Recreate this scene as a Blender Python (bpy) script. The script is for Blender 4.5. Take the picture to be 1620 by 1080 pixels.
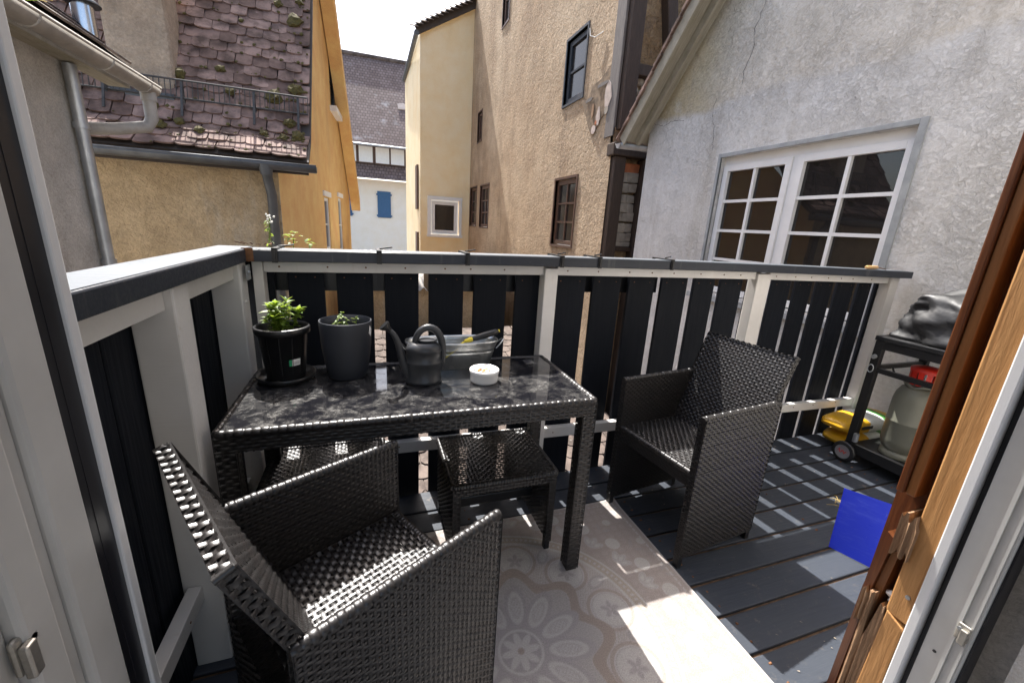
import bpy, bmesh, math, random
import numpy as np
from mathutils import Vector, Matrix, noise
R = math.radians
GZ = -4.2            # street level, the deck is at 0
random.seed(7)
for o in list(bpy.data.objects): bpy.data.objects.remove(o)
scene = bpy.context.scene
col = scene.collection

# ------------------------------------------------------------------ camera
cd = bpy.data.cameras.new('camera'); cam = bpy.data.objects.new('camera', cd); col.objects.link(cam)
cd.sensor_width = 36.0; cd.lens = 14.414; cd.clip_start = 0.02; cd.clip_end = 500
def cam_basis(yaw, pitch, roll):
    f = Vector((math.sin(yaw)*math.cos(pitch), math.cos(yaw)*math.cos(pitch), -math.sin(pitch)))
    r = Vector((math.cos(yaw), -math.sin(yaw), 0)); d = f.cross(r)
    return math.cos(roll)*r+math.sin(roll)*d, -math.sin(roll)*r+math.cos(roll)*d, f
cr, cdn, cf = cam_basis(R(19.56), R(15.59), R(-3.44))
m = Matrix.Identity(4)
for i in range(3):
    m[i][0] = cr[i]; m[i][1] = -cdn[i]; m[i][2] = -cf[i]
m[0][3], m[1][3], m[2][3] = -0.068, -1.672, 1.231
cam.matrix_world = m
scene.camera = cam

# ------------------------------------------------------------------ sky, sun, exposure
SUN_EL, SUN_AZ = R(56.5), R(-6.0)      # azimuth from +Y towards +X
w = bpy.data.worlds.new('World'); scene.world = w; w.use_nodes = True
nt = w.node_tree; nt.nodes.clear()
sky = nt.nodes.new('ShaderNodeTexSky'); sky.sky_type = 'NISHITA'; sky.sun_disc = False
sky.sun_elevation = SUN_EL; sky.sun_rotation = SUN_AZ % (2*math.pi); sky.air_density = 1.0; sky.dust_density = 4.0; sky.ozone_density = 1.0
bg = nt.nodes.new('ShaderNodeBackground'); bg.inputs['Strength'].default_value = 0.13
wo = nt.nodes.new('ShaderNodeOutputWorld')
nt.links.new(sky.outputs[0], bg.inputs[0]); nt.links.new(bg.outputs[0], wo.inputs[0])
sl = bpy.data.lights.new('sun', 'SUN'); sl.energy = 4.3; sl.angle = R(0.5); sl.color = (1.0, 0.97, 0.925)
sun = bpy.data.objects.new('sun', sl); col.objects.link(sun); sun.location = (0, 5, 12)
sd = Vector((math.sin(SUN_AZ)*math.cos(SUN_EL), math.cos(SUN_AZ)*math.cos(SUN_EL), math.sin(SUN_EL)))
sun.rotation_euler = sd.to_track_quat('Z', 'Y').to_euler()
vs = scene.view_settings
vs.view_transform = 'Standard'; vs.look = 'None'; vs.gamma = 1.0; vs.use_curve_mapping = False; vs.exposure = 1.58
scene.render.engine = 'CYCLES'
scene.cycles.max_bounces = 6; scene.cycles.diffuse_bounces = 4; scene.cycles.glossy_bounces = 3
scene.cycles.use_denoising = True

# ------------------------------------------------------------------ helpers
def V3(*a): return Vector(a)
class MB:
    def __init__(s): s.v = []; s.f = []; s.sm = []
    def add(s, verts, faces, smooth=False):
        b = len(s.v); s.v += [tuple(p) for p in verts]
        s.f += [tuple(i+b for i in f) for f in faces]; s.sm += [smooth]*len(faces); return s
    def box(s, x0, x1, y0, y1, z0, z1):
        v = [(x0,y0,z0),(x1,y0,z0),(x1,y1,z0),(x0,y1,z0),(x0,y0,z1),(x1,y0,z1),(x1,y1,z1),(x0,y1,z1)]
        return s.add(v, [(0,3,2,1),(4,5,6,7),(0,1,5,4),(1,2,6,5),(2,3,7,6),(3,0,4,7)])
    def obox(s, c, ax, ay, az):      # centre and three half-axis vectors
        c, ax, ay, az = Vector(c), Vector(ax), Vector(ay), Vector(az); v = []
        for k in (-1, 1):
            for i, j in ((-1,-1),(1,-1),(1,1),(-1,1)): v.append(c+ax*i+ay*j+az*k)
        return s.add(v, [(0,3,2,1),(4,5,6,7),(0,1,5,4),(1,2,6,5),(2,3,7,6),(3,0,4,7)])
    def beam(s, a, b, wx, wz, up=(0,0,1)):
        a, b = Vector(a), Vector(b); d = (b-a); t = d.normalized(); up = Vector(up)
        sx = t.cross(up).normalized(); uz = sx.cross(t)
        return s.obox((a+b)/2, d/2, sx*wx/2, uz*wz/2)
    def tube(s, pts, rad, n=10, caps=True, smooth=True):
        pts = [Vector(p) for p in pts]; k = len(pts)
        if not hasattr(rad, '__len__'): rad = [rad]*k
        up = Vector((0,0,1)); t0 = (pts[1]-pts[0]).normalized()
        if abs(t0.dot(up)) > .95: up = Vector((1,0,0))
        nx = t0.cross(up).normalized(); rings = []
        for i, p in enumerate(pts):
            t = (pts[min(i+1,k-1)]-pts[max(i-1,0)]).normalized()
            nx = (nx-t*nx.dot(t)).normalized(); ny = t.cross(nx)
            rings.append([p+nx*math.cos(a)*rad[i]+ny*math.sin(a)*rad[i] for a in (2*math.pi*j/n for j in range(n))])
        v = [q for r_ in rings for q in r_]; f = []
        for i in range(k-1):
            for j in range(n):
                f.append((i*n+j, i*n+(j+1)%n, (i+1)*n+(j+1)%n, (i+1)*n+j))
        s.add(v, f, smooth)
        if caps:
            s.add(rings[0], [tuple(range(n))[::-1]]); s.add(rings[-1], [tuple(range(n))])
        return s
    def lathe(s, prof, c=(0,0,0), n=32, sx=1, sy=1, smooth=True, close_bottom=True, close_top=False):
        c = Vector(c); v = []; f = []
        for (r_, z) in prof:
            for j in range(n):
                a = 2*math.pi*j/n; v.append((c.x+r_*sx*math.cos(a), c.y+r_*sy*math.sin(a), c.z+z))
        for i in range(len(prof)-1):
            for j in range(n):
                f.append((i*n+j, i*n+(j+1)%n, (i+1)*n+(j+1)%n, (i+1)*n+j))
        s.add(v, f, smooth)
        if close_bottom: s.add(v[:n], [tuple(range(n))[::-1]])
        if close_top: s.add(v[-n:], [tuple(range(n))])
        return s
    def prism(s, poly, ext):         # closed polygon (3-D points) extruded by a vector
        n = len(poly); ext = Vector(ext); a = [Vector(p) for p in poly]; b = [p+ext for p in a]
        f = [tuple(range(n)), tuple(range(n, 2*n))[::-1]]
        for i in range(n): f.append((i, n+i, n+(i+1)%n, (i+1)%n))
        return s.add(a+b, f)
    def panel(s, O, U, Vv, N, wd, ht, holes, depth):   # wall sheet with openings and their reveals
        O, U, Vv, N = Vector(O), Vector(U), Vector(Vv), Vector(N)
        us = sorted({0, wd, *[h[0] for h in holes], *[h[1] for h in holes]}); vs_ = sorted({0, ht, *[h[2] for h in holes], *[h[3] for h in holes]})
        P = lambda u, v, d=0: O+U*u+Vv*v-N*d
        for a, b in zip(us, us[1:]):
            for c, d in zip(vs_, vs_[1:]):
                if any(h[0]-1e-6 <= a and b <= h[1]+1e-6 and h[2]-1e-6 <= c and d <= h[3]+1e-6 for h in holes): continue
                s.add([P(a,c),P(b,c),P(b,d),P(a,d)], [(0,1,2,3)])
        for h in holes:
            u0, u1, v0, v1 = h[:4]
            for p, q in (((u0,v0),(u1,v0)),((u1,v0),(u1,v1)),((u1,v1),(u0,v1)),((u0,v1),(u0,v0))):
                s.add([P(*p),P(*q),P(*q,depth),P(*p,depth)], [(0,3,2,1)])
        return s
    def build(s, name, mat, parent=None, bevel=0, world=True, recalc=True):
        me = bpy.data.meshes.new(name)
        v = s.v
        if parent is not None and world:
            inv = (Matrix.Translation(parent.location) @ parent.rotation_euler.to_matrix().to_4x4()).inverted()
            par = parent.parent
            if par is not None:
                inv = (Matrix.Translation(par.location) @ par.rotation_euler.to_matrix().to_4x4() @ Matrix.Translation(parent.location) @ parent.rotation_euler.to_matrix().to_4x4()).inverted()
            v = [tuple(inv @ Vector(p)) for p in v]
        me.from_pydata(v, [], s.f)
        me.polygons.foreach_set('use_smooth', s.sm)
        if recalc:
            bm = bmesh.new(); bm.from_mesh(me); bmesh.ops.recalc_face_normals(bm, faces=bm.faces); bm.to_mesh(me); bm.free()
        me.materials.append(mat); me.update()
        o = bpy.data.objects.new(name, me); col.objects.link(o)
        if parent is not None: o.parent = parent
        if bevel:
            b = o.modifiers.new('bevel', 'BEVEL'); b.width = bevel; b.segments = 2; b.limit_method = 'ANGLE'
        return o
def thing(name, label, cat, loc=(0,0,0), rz=0, group=None):
    o = bpy.data.objects.new(name, None); col.objects.link(o); o.empty_display_size = .1
    o.location = loc; o.rotation_euler = (0,0,rz)
    return tag(o, label, cat, group)
def tag(o, label=None, cat=None, group=None, kind=None):
    if label: o['label'] = label
    if cat: o['category'] = cat
    if group: o['group'] = group
    if kind: o['kind'] = kind
    return o
def inst(name, me, parent, loc, rot=(0,0,0), scale=(1,1,1)):    # a piece that shares its mesh
    o = bpy.data.objects.new(name, me); col.objects.link(o); o.parent = parent
    o.location = loc; o.rotation_euler = rot; o.scale = scale; return o
def copy_tree(o, parent=None):
    c = o.copy(); col.objects.link(c); c.parent = parent
    for ch in list(o.children): copy_tree(ch, c)
    return c

# ------------------------------------------------------------------ materials
MATS = {}
class N:
    def __init__(s, name):
        s.m = bpy.data.materials.new(name); s.m.use_nodes = True; s.t = s.m.node_tree
        s.b = s.t.nodes['Principled BSDF']; s.co = None; MATS[name] = s.m
    def node(s, typ, **kw):
        n = s.t.nodes.new(typ)
        for k, v in kw.items():
            if k.startswith('_'): n.inputs[k[1:].replace('_',' ')].default_value = v
            else: setattr(n, k, v)
        return n
    def link(s, a, b): s.t.links.new(a, b)
    def coords(s, scale=(1,1,1), gen='Object', rot=(0,0,0)):
        tc = s.node('ShaderNodeTexCoord'); mp = s.node('ShaderNodeMapping'); mp.inputs['Scale'].default_value = scale; mp.inputs['Rotation'].default_value = rot
        s.link(tc.outputs[gen], mp.inputs['Vector']); return mp.outputs[0]
    def noise(s, scale, detail=4, rough=.55, co=None, dist=0):
        n = s.node('ShaderNodeTexNoise', _Scale=scale, _Detail=detail, _Roughness=rough, _Distortion=dist)
        if co is not None: s.link(co, n.inputs['Vector'])
        return n.outputs['Fac']
    def ramp(s, fac, stops):
        r = s.node('ShaderNodeValToRGB'); e = r.color_ramp.elements
        while len(e) < len(stops): e.new(.5)
        for k, (p, c) in enumerate(stops):
            e[k].position = p; e[k].color = (*c, 1) if hasattr(c, '__len__') else (c, c, c, 1)
        s.link(fac, r.inputs[0]); return r.outputs[0]
    def mix(s, fac, a, b, mode='MIX'):
        n = s.node('ShaderNodeMix', data_type='RGBA', blend_type=mode)
        for sock, v in ((n.inputs[0], fac), (n.inputs[6], a), (n.inputs[7], b)):
            if hasattr(v, 'is_output'): s.link(v, sock)
            elif hasattr(v, '__len__'): sock.default_value = (*v, 1)
            else: sock.default_value = v
        return n.outputs[2]
    def math(s, op, a, b=0.0, clamp=False):
        n = s.node('ShaderNodeMath', operation=op, use_clamp=clamp)
        for sock, v in ((n.inputs[0], a), (n.inputs[1], b)):
            if hasattr(v, 'is_output'): s.link(v, sock)
            else: sock.default_value = v
        return n.outputs[0]
    def sep(s, co):
        n = s.node('ShaderNodeSeparateXYZ'); s.link(co, n.inputs[0]); return n.outputs
    def bump(s, h, strength=.5, dist=.01, prev=None):
        n = s.node('ShaderNodeBump', _Strength=strength, _Distance=dist); s.link(h, n.inputs['Height'])
        if prev is not None: s.link(prev, n.inputs['Normal'])
        return n.outputs[0]
    def out(s, color=None, rough=None, normal=None, metal=None, spec=None):
        for nm, v in (('Base Color', color), ('Roughness', rough), ('Normal', normal), ('Metallic', metal), ('Specular IOR Level', spec)):
            if v is None: continue
            if hasattr(v, 'is_output'): s.link(v, s.b.inputs[nm])
            elif hasattr(v, '__len__'): s.b.inputs[nm].default_value = (*v, 1)
            else: s.b.inputs[nm].default_value = v
        return s.m

def simple(name, c, rough=.6, metal=0, var=.12, scale=12, bump=0, bscale=60, spec=.5):
    n = N(name); co = n.coords(); f = n.noise(scale, 5, .6, co)
    lo = tuple(x*(1-var) for x in c); hi = tuple(min(1, x*(1+var)) for x in c)
    colr = n.ramp(f, [(.3, lo), (.7, hi)])
    nm = n.bump(n.noise(bscale, 4, .6, co), bump, .004) if bump else None
    return n.out(colr, rough, nm, metal, spec)
def stucco(name, c, c2, scale=26, strength=.7, dist=.02, big=1.3, c3=None, streak=False, distort=.6):
    n = N(name); co = n.coords(); a = n.noise(big, 6, .62, co); b = n.noise(big*6, 4, .6, co)
    colr = n.mix(n.ramp(a, [(.36, 0.0), (.66, 1.0)]), c, c2)
    if c3: colr = n.mix(n.ramp(n.noise(big*2.3, 6, .7, n.coords((1,1,.25) if streak else (1,1,1))), [(.52, 0.0), (.72, .85)]), colr, c3)
    colr = n.mix(.22, colr, n.ramp(b, [(.3, .25), (.7, .95)]), 'OVERLAY')
    colr = n.mix(.30, colr, n.ramp(n.noise(scale*2.2, 6, .75, n.coords(rot=(.7,.3,.2)), .4), [(.34, .3), (.64, .92)]), 'OVERLAY')
    h1 = n.noise(scale, 6, .62, co, distort); h2 = n.noise(scale*3.2, 3, .5, co)
    h = n.math('ADD', n.ramp(h1, [(.3, 0.0), (.7, 1.0)]), n.math('MULTIPLY', h2, .5))
    return n.out(colr, .95, n.bump(h, strength, dist), 0, .15)
def wood(name, c, c2, scale=(3,3,60), rough=.6, bump=.4, dirt=None):
    n = N(name); co = n.coords(scale); f = n.noise(3.0, 6, .65, co, .4)
    colr = n.ramp(f, [(.25, c), (.75, c2)])
    if dirt: colr = n.mix(n.ramp(n.noise(5, 5, .7, n.coords()), [(.55, 0.0), (.8, .8)]), colr, dirt)
    return n.out(colr, rough, n.bump(f, bump, .004), 0, .4)

def painted(name, c, worn, rough=.5, grain=(2,40,40), amt=.62, spec=.5):
    n = N(name); co = n.coords(grain); g = n.noise(3, 5, .6, co)
    wear = n.ramp(n.noise(9, 8, .72, n.coords((1,1.0,1))), [(amt, 0.0), (amt+.06, .75)])
    base = n.mix(n.ramp(n.noise(2.2, 5, .6, n.coords()), [(.3, 0.0), (.7, 1.0)]), tuple(x*.86 for x in c), tuple(min(1, x*1.12) for x in c))
    oi = n.node('ShaderNodeObjectInfo'); base = n.mix(n.math('MULTIPLY', oi.outputs['Random'], .42), base, tuple(x*.45 for x in c))
    drip = n.ramp(n.noise(4, 6, .7, n.coords((6,6,.5))), [(.58, 0.0), (.74, .35)]); base = n.mix(drip, base, worn)
    return n.out(n.mix(wear, base, worn), n.ramp(g, [(.3, rough-.1), (.7, rough+.12)]), n.bump(g, .25, .003), 0, spec)

white_paint = painted('white_paint', (.72,.70,.67), (.40,.34,.27), .45, amt=.655)
rail_paint = painted('rail_paint', (.026,.031,.042), (.20,.19,.18), .40, amt=.66, spec=.35)
slat_paint = painted('slat_paint', (.006,.008,.013), (.016,.016,.02), .6, grain=(40,40,2), amt=.7, spec=.16)
deck_paint = painted('deck_paint', (.037,.044,.057), (.15,.13,.11), .60, amt=.635, spec=.3)
glare_paint = painted('glare_paint', (.088,.103,.120), (.05,.055,.065), .5, amt=.60)  # sky and sun glare on the handrail tops, painted in as a paler colour
bare_wood = wood('bare_wood', (.12,.075,.04), (.24,.16,.09), (40,40,3))

n = N('wicker'); co = n.coords((300,300,300)); g = n.noise(1.2, 2, .5, co)
rpi = n.node('ShaderNodeNewGeometry').outputs['Random Per Island']
n.out(n.mix(rpi, n.ramp(n.noise(14, 3, .5, n.coords()), [(.3, (.008,.007,.007)), (.7, (.018,.014,.013))]), (.019,.018,.018)), n.ramp(g, [(.3, .30), (.7, .46)]), n.bump(g, .15, .001), 0, .65)
wicker = n.m
wicker_dark = simple('wicker_dark', (.012,.010,.010), .5)

n = N('table_glass'); co = n.coords()
p1 = n.noise(13, 9, .72, co, .35); p2 = n.noise(48, 7, .75, co, .3); p3 = n.noise(2.2, 4, .6, co)
stain = n.math('MULTIPLY', n.ramp(p1, [(.44, 0.0), (.58, 1.0)]), n.ramp(p2, [(.42, .15), (.58, 1.0)]))
stain = n.math('MULTIPLY', stain, n.ramp(p3, [(.3, .45), (.6, 1.0)]))
n.out(n.mix(stain, (.008,.008,.010), (.105,.102,.097)), n.math('ADD', n.math('MULTIPLY', stain, .22), .03), None, 0, .5)
table_glass = n.m

stucco_right = None
n = N('stucco_right'); co = n.coords(); sx, sy, sz = n.sep(co)
edge = n.math('ADD', sz, n.math('MULTIPLY', n.math('SUBTRACT', n.noise(1.6, 5, .6, co), .5), .28))
edge = n.math('SUBTRACT', edge, n.math('MULTIPLY', sy, .03))
up = n.ramp(n.math('ADD', n.math('MULTIPLY', n.math('SUBTRACT', edge, 2.45-GZ), 14.0), .5, True), [(0, 0.0), (1, 1.0)])
low = n.mix(n.ramp(n.noise(1.1, 6, .65, co), [(.3, 0.0), (.7, 1.0)]), (.56,.54,.505), (.72,.70,.66))
hi_ = n.mix(n.ramp(n.noise(1.5, 6, .65, co), [(.35, 0.0), (.68, 1.0)]), (.62,.565,.48), (.72,.675,.595))
hi_ = n.mix(n.ramp(n.math('ADD', n.math('MULTIPLY', n.math('ADD', sy, .5), .33), n.math('MULTIPLY', n.noise(3, 5, .6, co), .35)), [(.72, 0.0), (1.0, .8)]), hi_, (.50,.41,.25))
colr = n.mix(up, low, hi_)
stk = n.noise(2.4, 6, .7, n.coords((1,1.6,.16)))
colr = n.mix(n.ramp(stk, [(.50, 0.0), (.70, .5)]), colr, (.38,.345,.295))
colr = n.mix(n.ramp(n.noise(.9, 7, .7, n.coords(rot=(.2,.1,.5))), [(.56, 0.0), (.66, .55)]), colr, (.70,.69,.67))
wv = n.noise(40, 9, .74, n.coords((1,1,1.3)), .6); wv2 = n.noise(13, 6, .7, n.coords((1,1,1.2), rot=(.4,0,0)), .8); amtn = n.ramp(n.noise(1.7, 4, .6, co), [(.34, .25), (.62, 1.0)]); fine = n.noise(80, 4, .6, co)
h = n.math('ADD', n.ramp(wv, [(.30, 0.0), (.54, 1.0)]), n.math('ADD', n.math('MULTIPLY', fine, .30), n.math('MULTIPLY', n.ramp(wv2, [(.38, 0.0), (.50, 1.0)]), 1.1)))
h = n.math('MULTIPLY', h, amtn)
gr2 = n.noise(46, 6, .75, n.coords((1,1.0,1.2), rot=(.7,.3,.2)), .5)
colr = n.mix(.26, colr, n.ramp(gr2, [(.34, .30), (.64, .95)]), 'OVERLAY')
n.out(colr, 1.0, n.bump(h, .9, .0075), 0, .0)
stucco_right = n.m
stucco_tan = stucco('stucco_tan', (.37,.265,.17), (.50,.385,.265), 17, .9, .035, .55, (.29,.205,.135), True)
stucco_ochre = stucco('stucco_ochre', (.38,.28,.165), (.47,.365,.235), 16, .7, .025, .9, (.46,.41,.33), True)
stucco_orange = stucco('stucco_orange', (.70,.41,.165), (.75,.46,.20), 40, .3, .01, .5, (.56,.34,.155), True)
stucco_yellow = stucco('stucco_yellow', (.86,.67,.39), (.89,.70,.42), 45, .25, .01, .35, (.74,.56,.32), True)
stucco_left = stucco('stucco_left', (.36,.33,.29), (.42,.395,.355), 34, .5, .015, .9, (.31,.28,.245), True)
stucco_white = stucco('stucco_white', (.84,.77,.63), (.87,.81,.68), 40, .2, .01, .4)
stucco_own = stucco('stucco_own', (.42,.40,.37), (.50,.48,.45), 40, .4, .01)
chimney_mat = stucco('chimney_render', (.37,.275,.19), (.44,.345,.255), 18, .6, .02, 1.2, (.24,.20,.15), True)
plaster_in = stucco('interior_plaster', (.60,.56,.50), (.66,.62,.57), 60, .6, .008)

def tile_material(name, lo, hi, spot):
    n = N(name); oi = n.node('ShaderNodeObjectInfo'); co = n.coords()
    tc = n.node('ShaderNodeTexCoord'); ge = n.node('ShaderNodeNewGeometry')
    mp = n.node('ShaderNodeVectorMath', operation='SCALE'); n.link(ge.outputs['Position'], mp.inputs[0]); mp.inputs[3].default_value = 1.0
    big = n.noise(5.0, 5, .6, mp.outputs[0])
    c = n.mix(n.math('ADD', n.math('MULTIPLY', oi.outputs['Random'], .7), n.math('MULTIPLY', ge.outputs['Random Per Island'], .3)), lo, hi)
    c = n.mix(n.ramp(big, [(.40, 0.0), (.64, .85)]), c, tuple(x*.42 for x in lo))
    c = n.mix(n.ramp(n.noise(16, 6, .75, mp.outputs[0]), [(.60, 0.0), (.70, .9)]), c, spot)
    return n.out(c, .82, n.bump(n.noise(60, 4, .6, mp.outputs[0]), .35, .006), 0, .3)
tile_mat = tile_material('clay_tile', (.13,.075,.055), (.40,.265,.215), (.055,.052,.04))
tile_dark = tile_material('old_tile', (.11,.082,.068), (.18,.14,.118), (.26,.24,.21))
n = N('far_tiles'); co = n.coords(); br = n.node('ShaderNodeTexBrick', _Scale=1.0, _Mortar_Size=.012); br.inputs['Brick Width'].default_value = .18; br.inputs['Row Height'].default_value = .17
br.inputs['Color1'].default_value = (.17,.115,.095,1); br.inputs['Color2'].default_value = (.25,.18,.155,1); br.inputs['Mortar'].default_value = (.05,.035,.03,1)
mp = n.coords((1,1,1), 'UV'); n.link(mp, br.inputs['Vector'])
c = n.mix(n.ramp(n.noise(.8, 6, .7, co), [(.6, 0.0), (.72, .8)]), br.outputs[0], (.45,.42,.40))
n.out(c, .8, n.bump(br.outputs['Fac'], -.6, .05)); far_tiles = n.m

timber = wood('old_timber', (.030,.019,.013), (.085,.055,.038), (30,30,2.2), .7, .8)
timber_grey = wood('grey_timber', (.11,.095,.085), (.22,.195,.175), (30,30,2.2), .8, .8)
soffit = wood('soffit_wood', (.23,.20,.14), (.40,.36,.28), (30,2,2), .75, .4, (.20,.19,.10))
surround_wood = wood('weathered_surround', (.25,.265,.27), (.42,.43,.43), (40,3,3), .85, .6, (.15,.13,.11))
raw_timber = wood('raw_timber', (.36,.17,.055), (.55,.29,.11), (26,26,2.4), .65, .5)
torn_wood = wood('torn_wood', (.16,.085,.045), (.40,.25,.14), (60,60,4), .85, 1.0)
stained = wood('stained_trim', (.060,.018,.008), (.15,.052,.018), (40,40,2), .32, .2)
stained_inner = wood('stained_trim_inner', (.17,.065,.02), (.27,.115,.04), (40,40,2), .35, .2)
stone = simple('rubble_stone', (.36,.31,.25), .95, 0, .3, 9, .9, 26)
mortar = simple('mortar', (.26,.22,.17), .95, 0, .25, 8, .8, 30)
mortar_dark = simple('crack_dirt', (.12,.10,.085), .95)
brick_red = simple('red_brick', (.42,.14,.06), .9, 0, .25, 10, .5, 40)
pale_stone = simple('pale_stone', (.50,.41,.35), .9, 0, .2, 12, .6, 30)
infill = stucco('loam_infill', (.30,.19,.10), (.40,.29,.18), 12, .9, .05, 1.6, (.13,.10,.085))
zinc = simple('zinc', (.42,.44,.46), .42, .85, .2, 7, .15, 30)
zinc_bright = simple('flue_steel', (.62,.64,.67), .22, 1, .1, 4)
gutter_dark = simple('dark_gutter', (.12,.125,.13), .5, .5, .25, 6)
gutter_pale = simple('pale_gutter', (.36,.335,.30), .6, .1, .2, 9)
pvc = simple('pvc_white', (.74,.74,.73), .35, 0, .04, 3)
pvc_grey = simple('pvc_frame', (.55,.54,.51), .4, 0, .10, 5)
seal = simple('rubber_seal', (.012,.012,.016), .35, 0, .1)
keep_metal = simple('striker_metal', (.40,.38,.34), .42, .8, .3, 40)
black_metal = simple('black_metal', (.014,.014,.015), .38, .2, .2, 20, .1, 200)
black_plastic = simple('black_plastic', (.013,.013,.014), .33, 0, .15, 10)
grey_plastic = simple('grey_plastic', (.026,.029,.037), .45, 0, .08, 8, .1, 300)
can_plastic = simple('can_plastic', (.030,.032,.036), .36, 0, .06, 8)
galv = N('galvanised')
_n = galv; vv = _n.node('ShaderNodeTexVoronoi', _Scale=38.0); _n.link(_n.coords(), vv.inputs['Vector'])
galv = _n.out(_n.ramp(vv.outputs['Color'], [(0, (.40,.42,.43)), (1, (.62,.64,.65))]), .33, None, .95)
ceramic = simple('white_ceramic', (.78,.77,.75), .18, 0, .03)
ash = simple('ash_sand', (.45,.40,.33), .95, 0, .4, 120, .8, 200)
butt = simple('cigarette_paper', (.75,.70,.62), .8, 0, .1)
butt_tip = simple('cigarette_filter', (.55,.27,.08), .8, 0, .1)
soil = simple('potting_soil', (.035,.024,.017), .95, 0, .4, 60, .9, 90)
yellow_plastic = simple('yellow_plastic', (.70,.55,.03), .4, 0, .05)
bag_yellow = simple('yellow_bag', (.62,.34,.015), .35, 0, .1, 12, .5, 25)
bag_white = simple('printed_bag', (.70,.72,.68), .4, 0, .1, 12, .4, 25)
bag_green = simple('green_print', (.10,.33,.07), .4, 0, .2, 12)
bag_black = simple('bag_print_dark', (.03,.03,.03), .4)
gas_grey = simple('gas_bottle_paint', (.16,.16,.125), .42, .1, .12, 6)
red_plastic = simple('red_plastic', (.60,.025,.012), .4, 0, .1)
cover_cloth = simple('cover_cloth', (.010,.010,.011), .50, 0, .2, 8, .3, 40)
n = N('blue_plastic'); sc = n.noise(9, 8, .75, n.coords((1,1,5)), .3); bc = n.mix(n.ramp(sc, [(.50, 0.0), (.66, .55)]), (.03,.06,.80), (.08,.13,.85))
bc = n.mix(n.ramp(n.noise(60, 5, .8, n.coords((1,1,.2))), [(.66, 0.0), (.74, .5)]), bc, (.22,.26,.75)); n.out(bc, n.ramp(sc, [(.3, .25), (.7, .55)]), None, 0, .5)
tr_ = n.node('ShaderNodeBsdfTranslucent'); n.link(bc, tr_.inputs[0]); mx = n.node('ShaderNodeMixShader'); mx.inputs[0].default_value = .45
n.link(n.b.outputs[0], mx.inputs[1]); n.link(tr_.outputs[0], mx.inputs[2]); n.link(mx.outputs[0], n.t.nodes['Material Output'].inputs[0]); blue_plastic = n.m
label_white = simple('label_white', (.75,.75,.73), .6)
label_green = simple('label_green', (.02,.28,.12), .6)
label_ink = simple('label_ink', (.25,.25,.26), .6)
handle_wood = wood('handle_wood', (.48,.27,.10), (.62,.40,.18), (60,4,60), .45, .1)
rust = simple('rusty_metal', (.16,.075,.035), .8, .4, .4, 40, .5, 120)
shutter_blue = simple('shutter_blue', (.035,.115,.235), .6, 0, .1)
blind = simple('white_blind', (.80,.80,.76), .8, 0, .04)
brown_wood = simple('brown_boards', (.055,.042,.034), .7, 0, .2, 20)
window_wood = simple('window_brown', (.105,.055,.035), .5, 0, .2, 20)
window_blue = simple('window_bluegrey', (.030,.036,.045), .6, 0, .3, 20)
window_white = simple('window_white', (.78,.77,.75), .45, 0, .05, 6)
curtain = simple('net_curtain', (.60,.60,.58), .9, 0, .1, 30)
moss = simple('moss', (.085,.066,.016), .95, 0, .45, 40, 1.0, 90)
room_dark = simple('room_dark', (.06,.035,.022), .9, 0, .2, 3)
corrugated = simple('fibre_cement', (.50,.48,.44), .9, 0, .35, 9, .6, 50)
asphalt = simple('street', (.16,.15,.14), .95, 0, .3, 2, .4, 30)
n = N('window_glass'); n.out((.018,.016,.015), .015, n.bump(n.noise(2.2, 2, .5, n.coords()), .05, .02), 0, .6); win_glass = n.m
n = N('old_glass'); n.out((.03,.026,.024), .12, None, 0, .22); old_glass = n.m
def leaf_mat(name, c, c2):
    n = N(name); oi = n.node('ShaderNodeObjectInfo')
    cc = n.mix(oi.outputs['Random'], c, c2); n.out(cc, .45, None, 0, .4)
    tr = n.node('ShaderNodeBsdfTranslucent'); n.link(n.mix(.5, cc, (.5,.65,.06)), tr.inputs[0])
    mx = n.node('ShaderNodeMixShader', ); mx.inputs[0].default_value = .42
    o = n.t.nodes['Material Output']; n.link(n.b.outputs[0], mx.inputs[1]); n.link(tr.outputs[0], mx.inputs[2]); n.link(mx.outputs[0], o.inputs[0]); return n.m
leaf_green = leaf_mat('mint_leaf', (.07,.15,.02), (.17,.24,.035))
leaf_pale = leaf_mat('pale_leaf', (.14,.22,.05), (.24,.30,.09))
petal_white = simple('white_petal', (.8,.8,.74), .7)
gap_dirt = simple('gap_dirt', (.085,.050,.028), .95, 0, .6, 25, .8, 60)
# ------------------------------------------------------------------ setting: ground, deck
tag(MB().add([(-150,-150,GZ),(150,-150,GZ),(150,150,GZ),(-150,150,GZ)], [(0,1,2,3)]).build('ground', asphalt), kind='structure')
joist = MB()
for x in (-.45, .3, 1.05, 1.8, 2.55, 3.1): joist.box(x-.03, x+.03, -1.5, .0, -.20, -.031)
deck = joist.build('deck', bare_wood); tag(deck, kind='structure')
yj = [.035, -.110, -.240, -.370, -.500, -.630, -.760, -.890, -1.022, -1.150, -1.28, -1.41]
for k, (a, b) in enumerate(zip(yj, yj[1:])):
    g = .005 + .0015*random.random()
    zt_ = random.uniform(-.0008, .0008)
    o = MB().box(-.62, 3.19, b+g, a-g, -.030, zt_).build('plank', deck_paint, deck, bevel=.004)
    for x in (.3, 1.05, 1.8, 2.55):
        for y in (a-.035, b+.035): MB().tube([(x+random.uniform(-.012,.012),y,zt_-.002),(x,y,zt_+.0009)], .0042, 8).build('screw', rust, o)
    MB().box(-.62, 3.19, b-g+.0002, b+g-.0002, -.029, -.011).build('gap_dirt', gap_dirt, deck)

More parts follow.
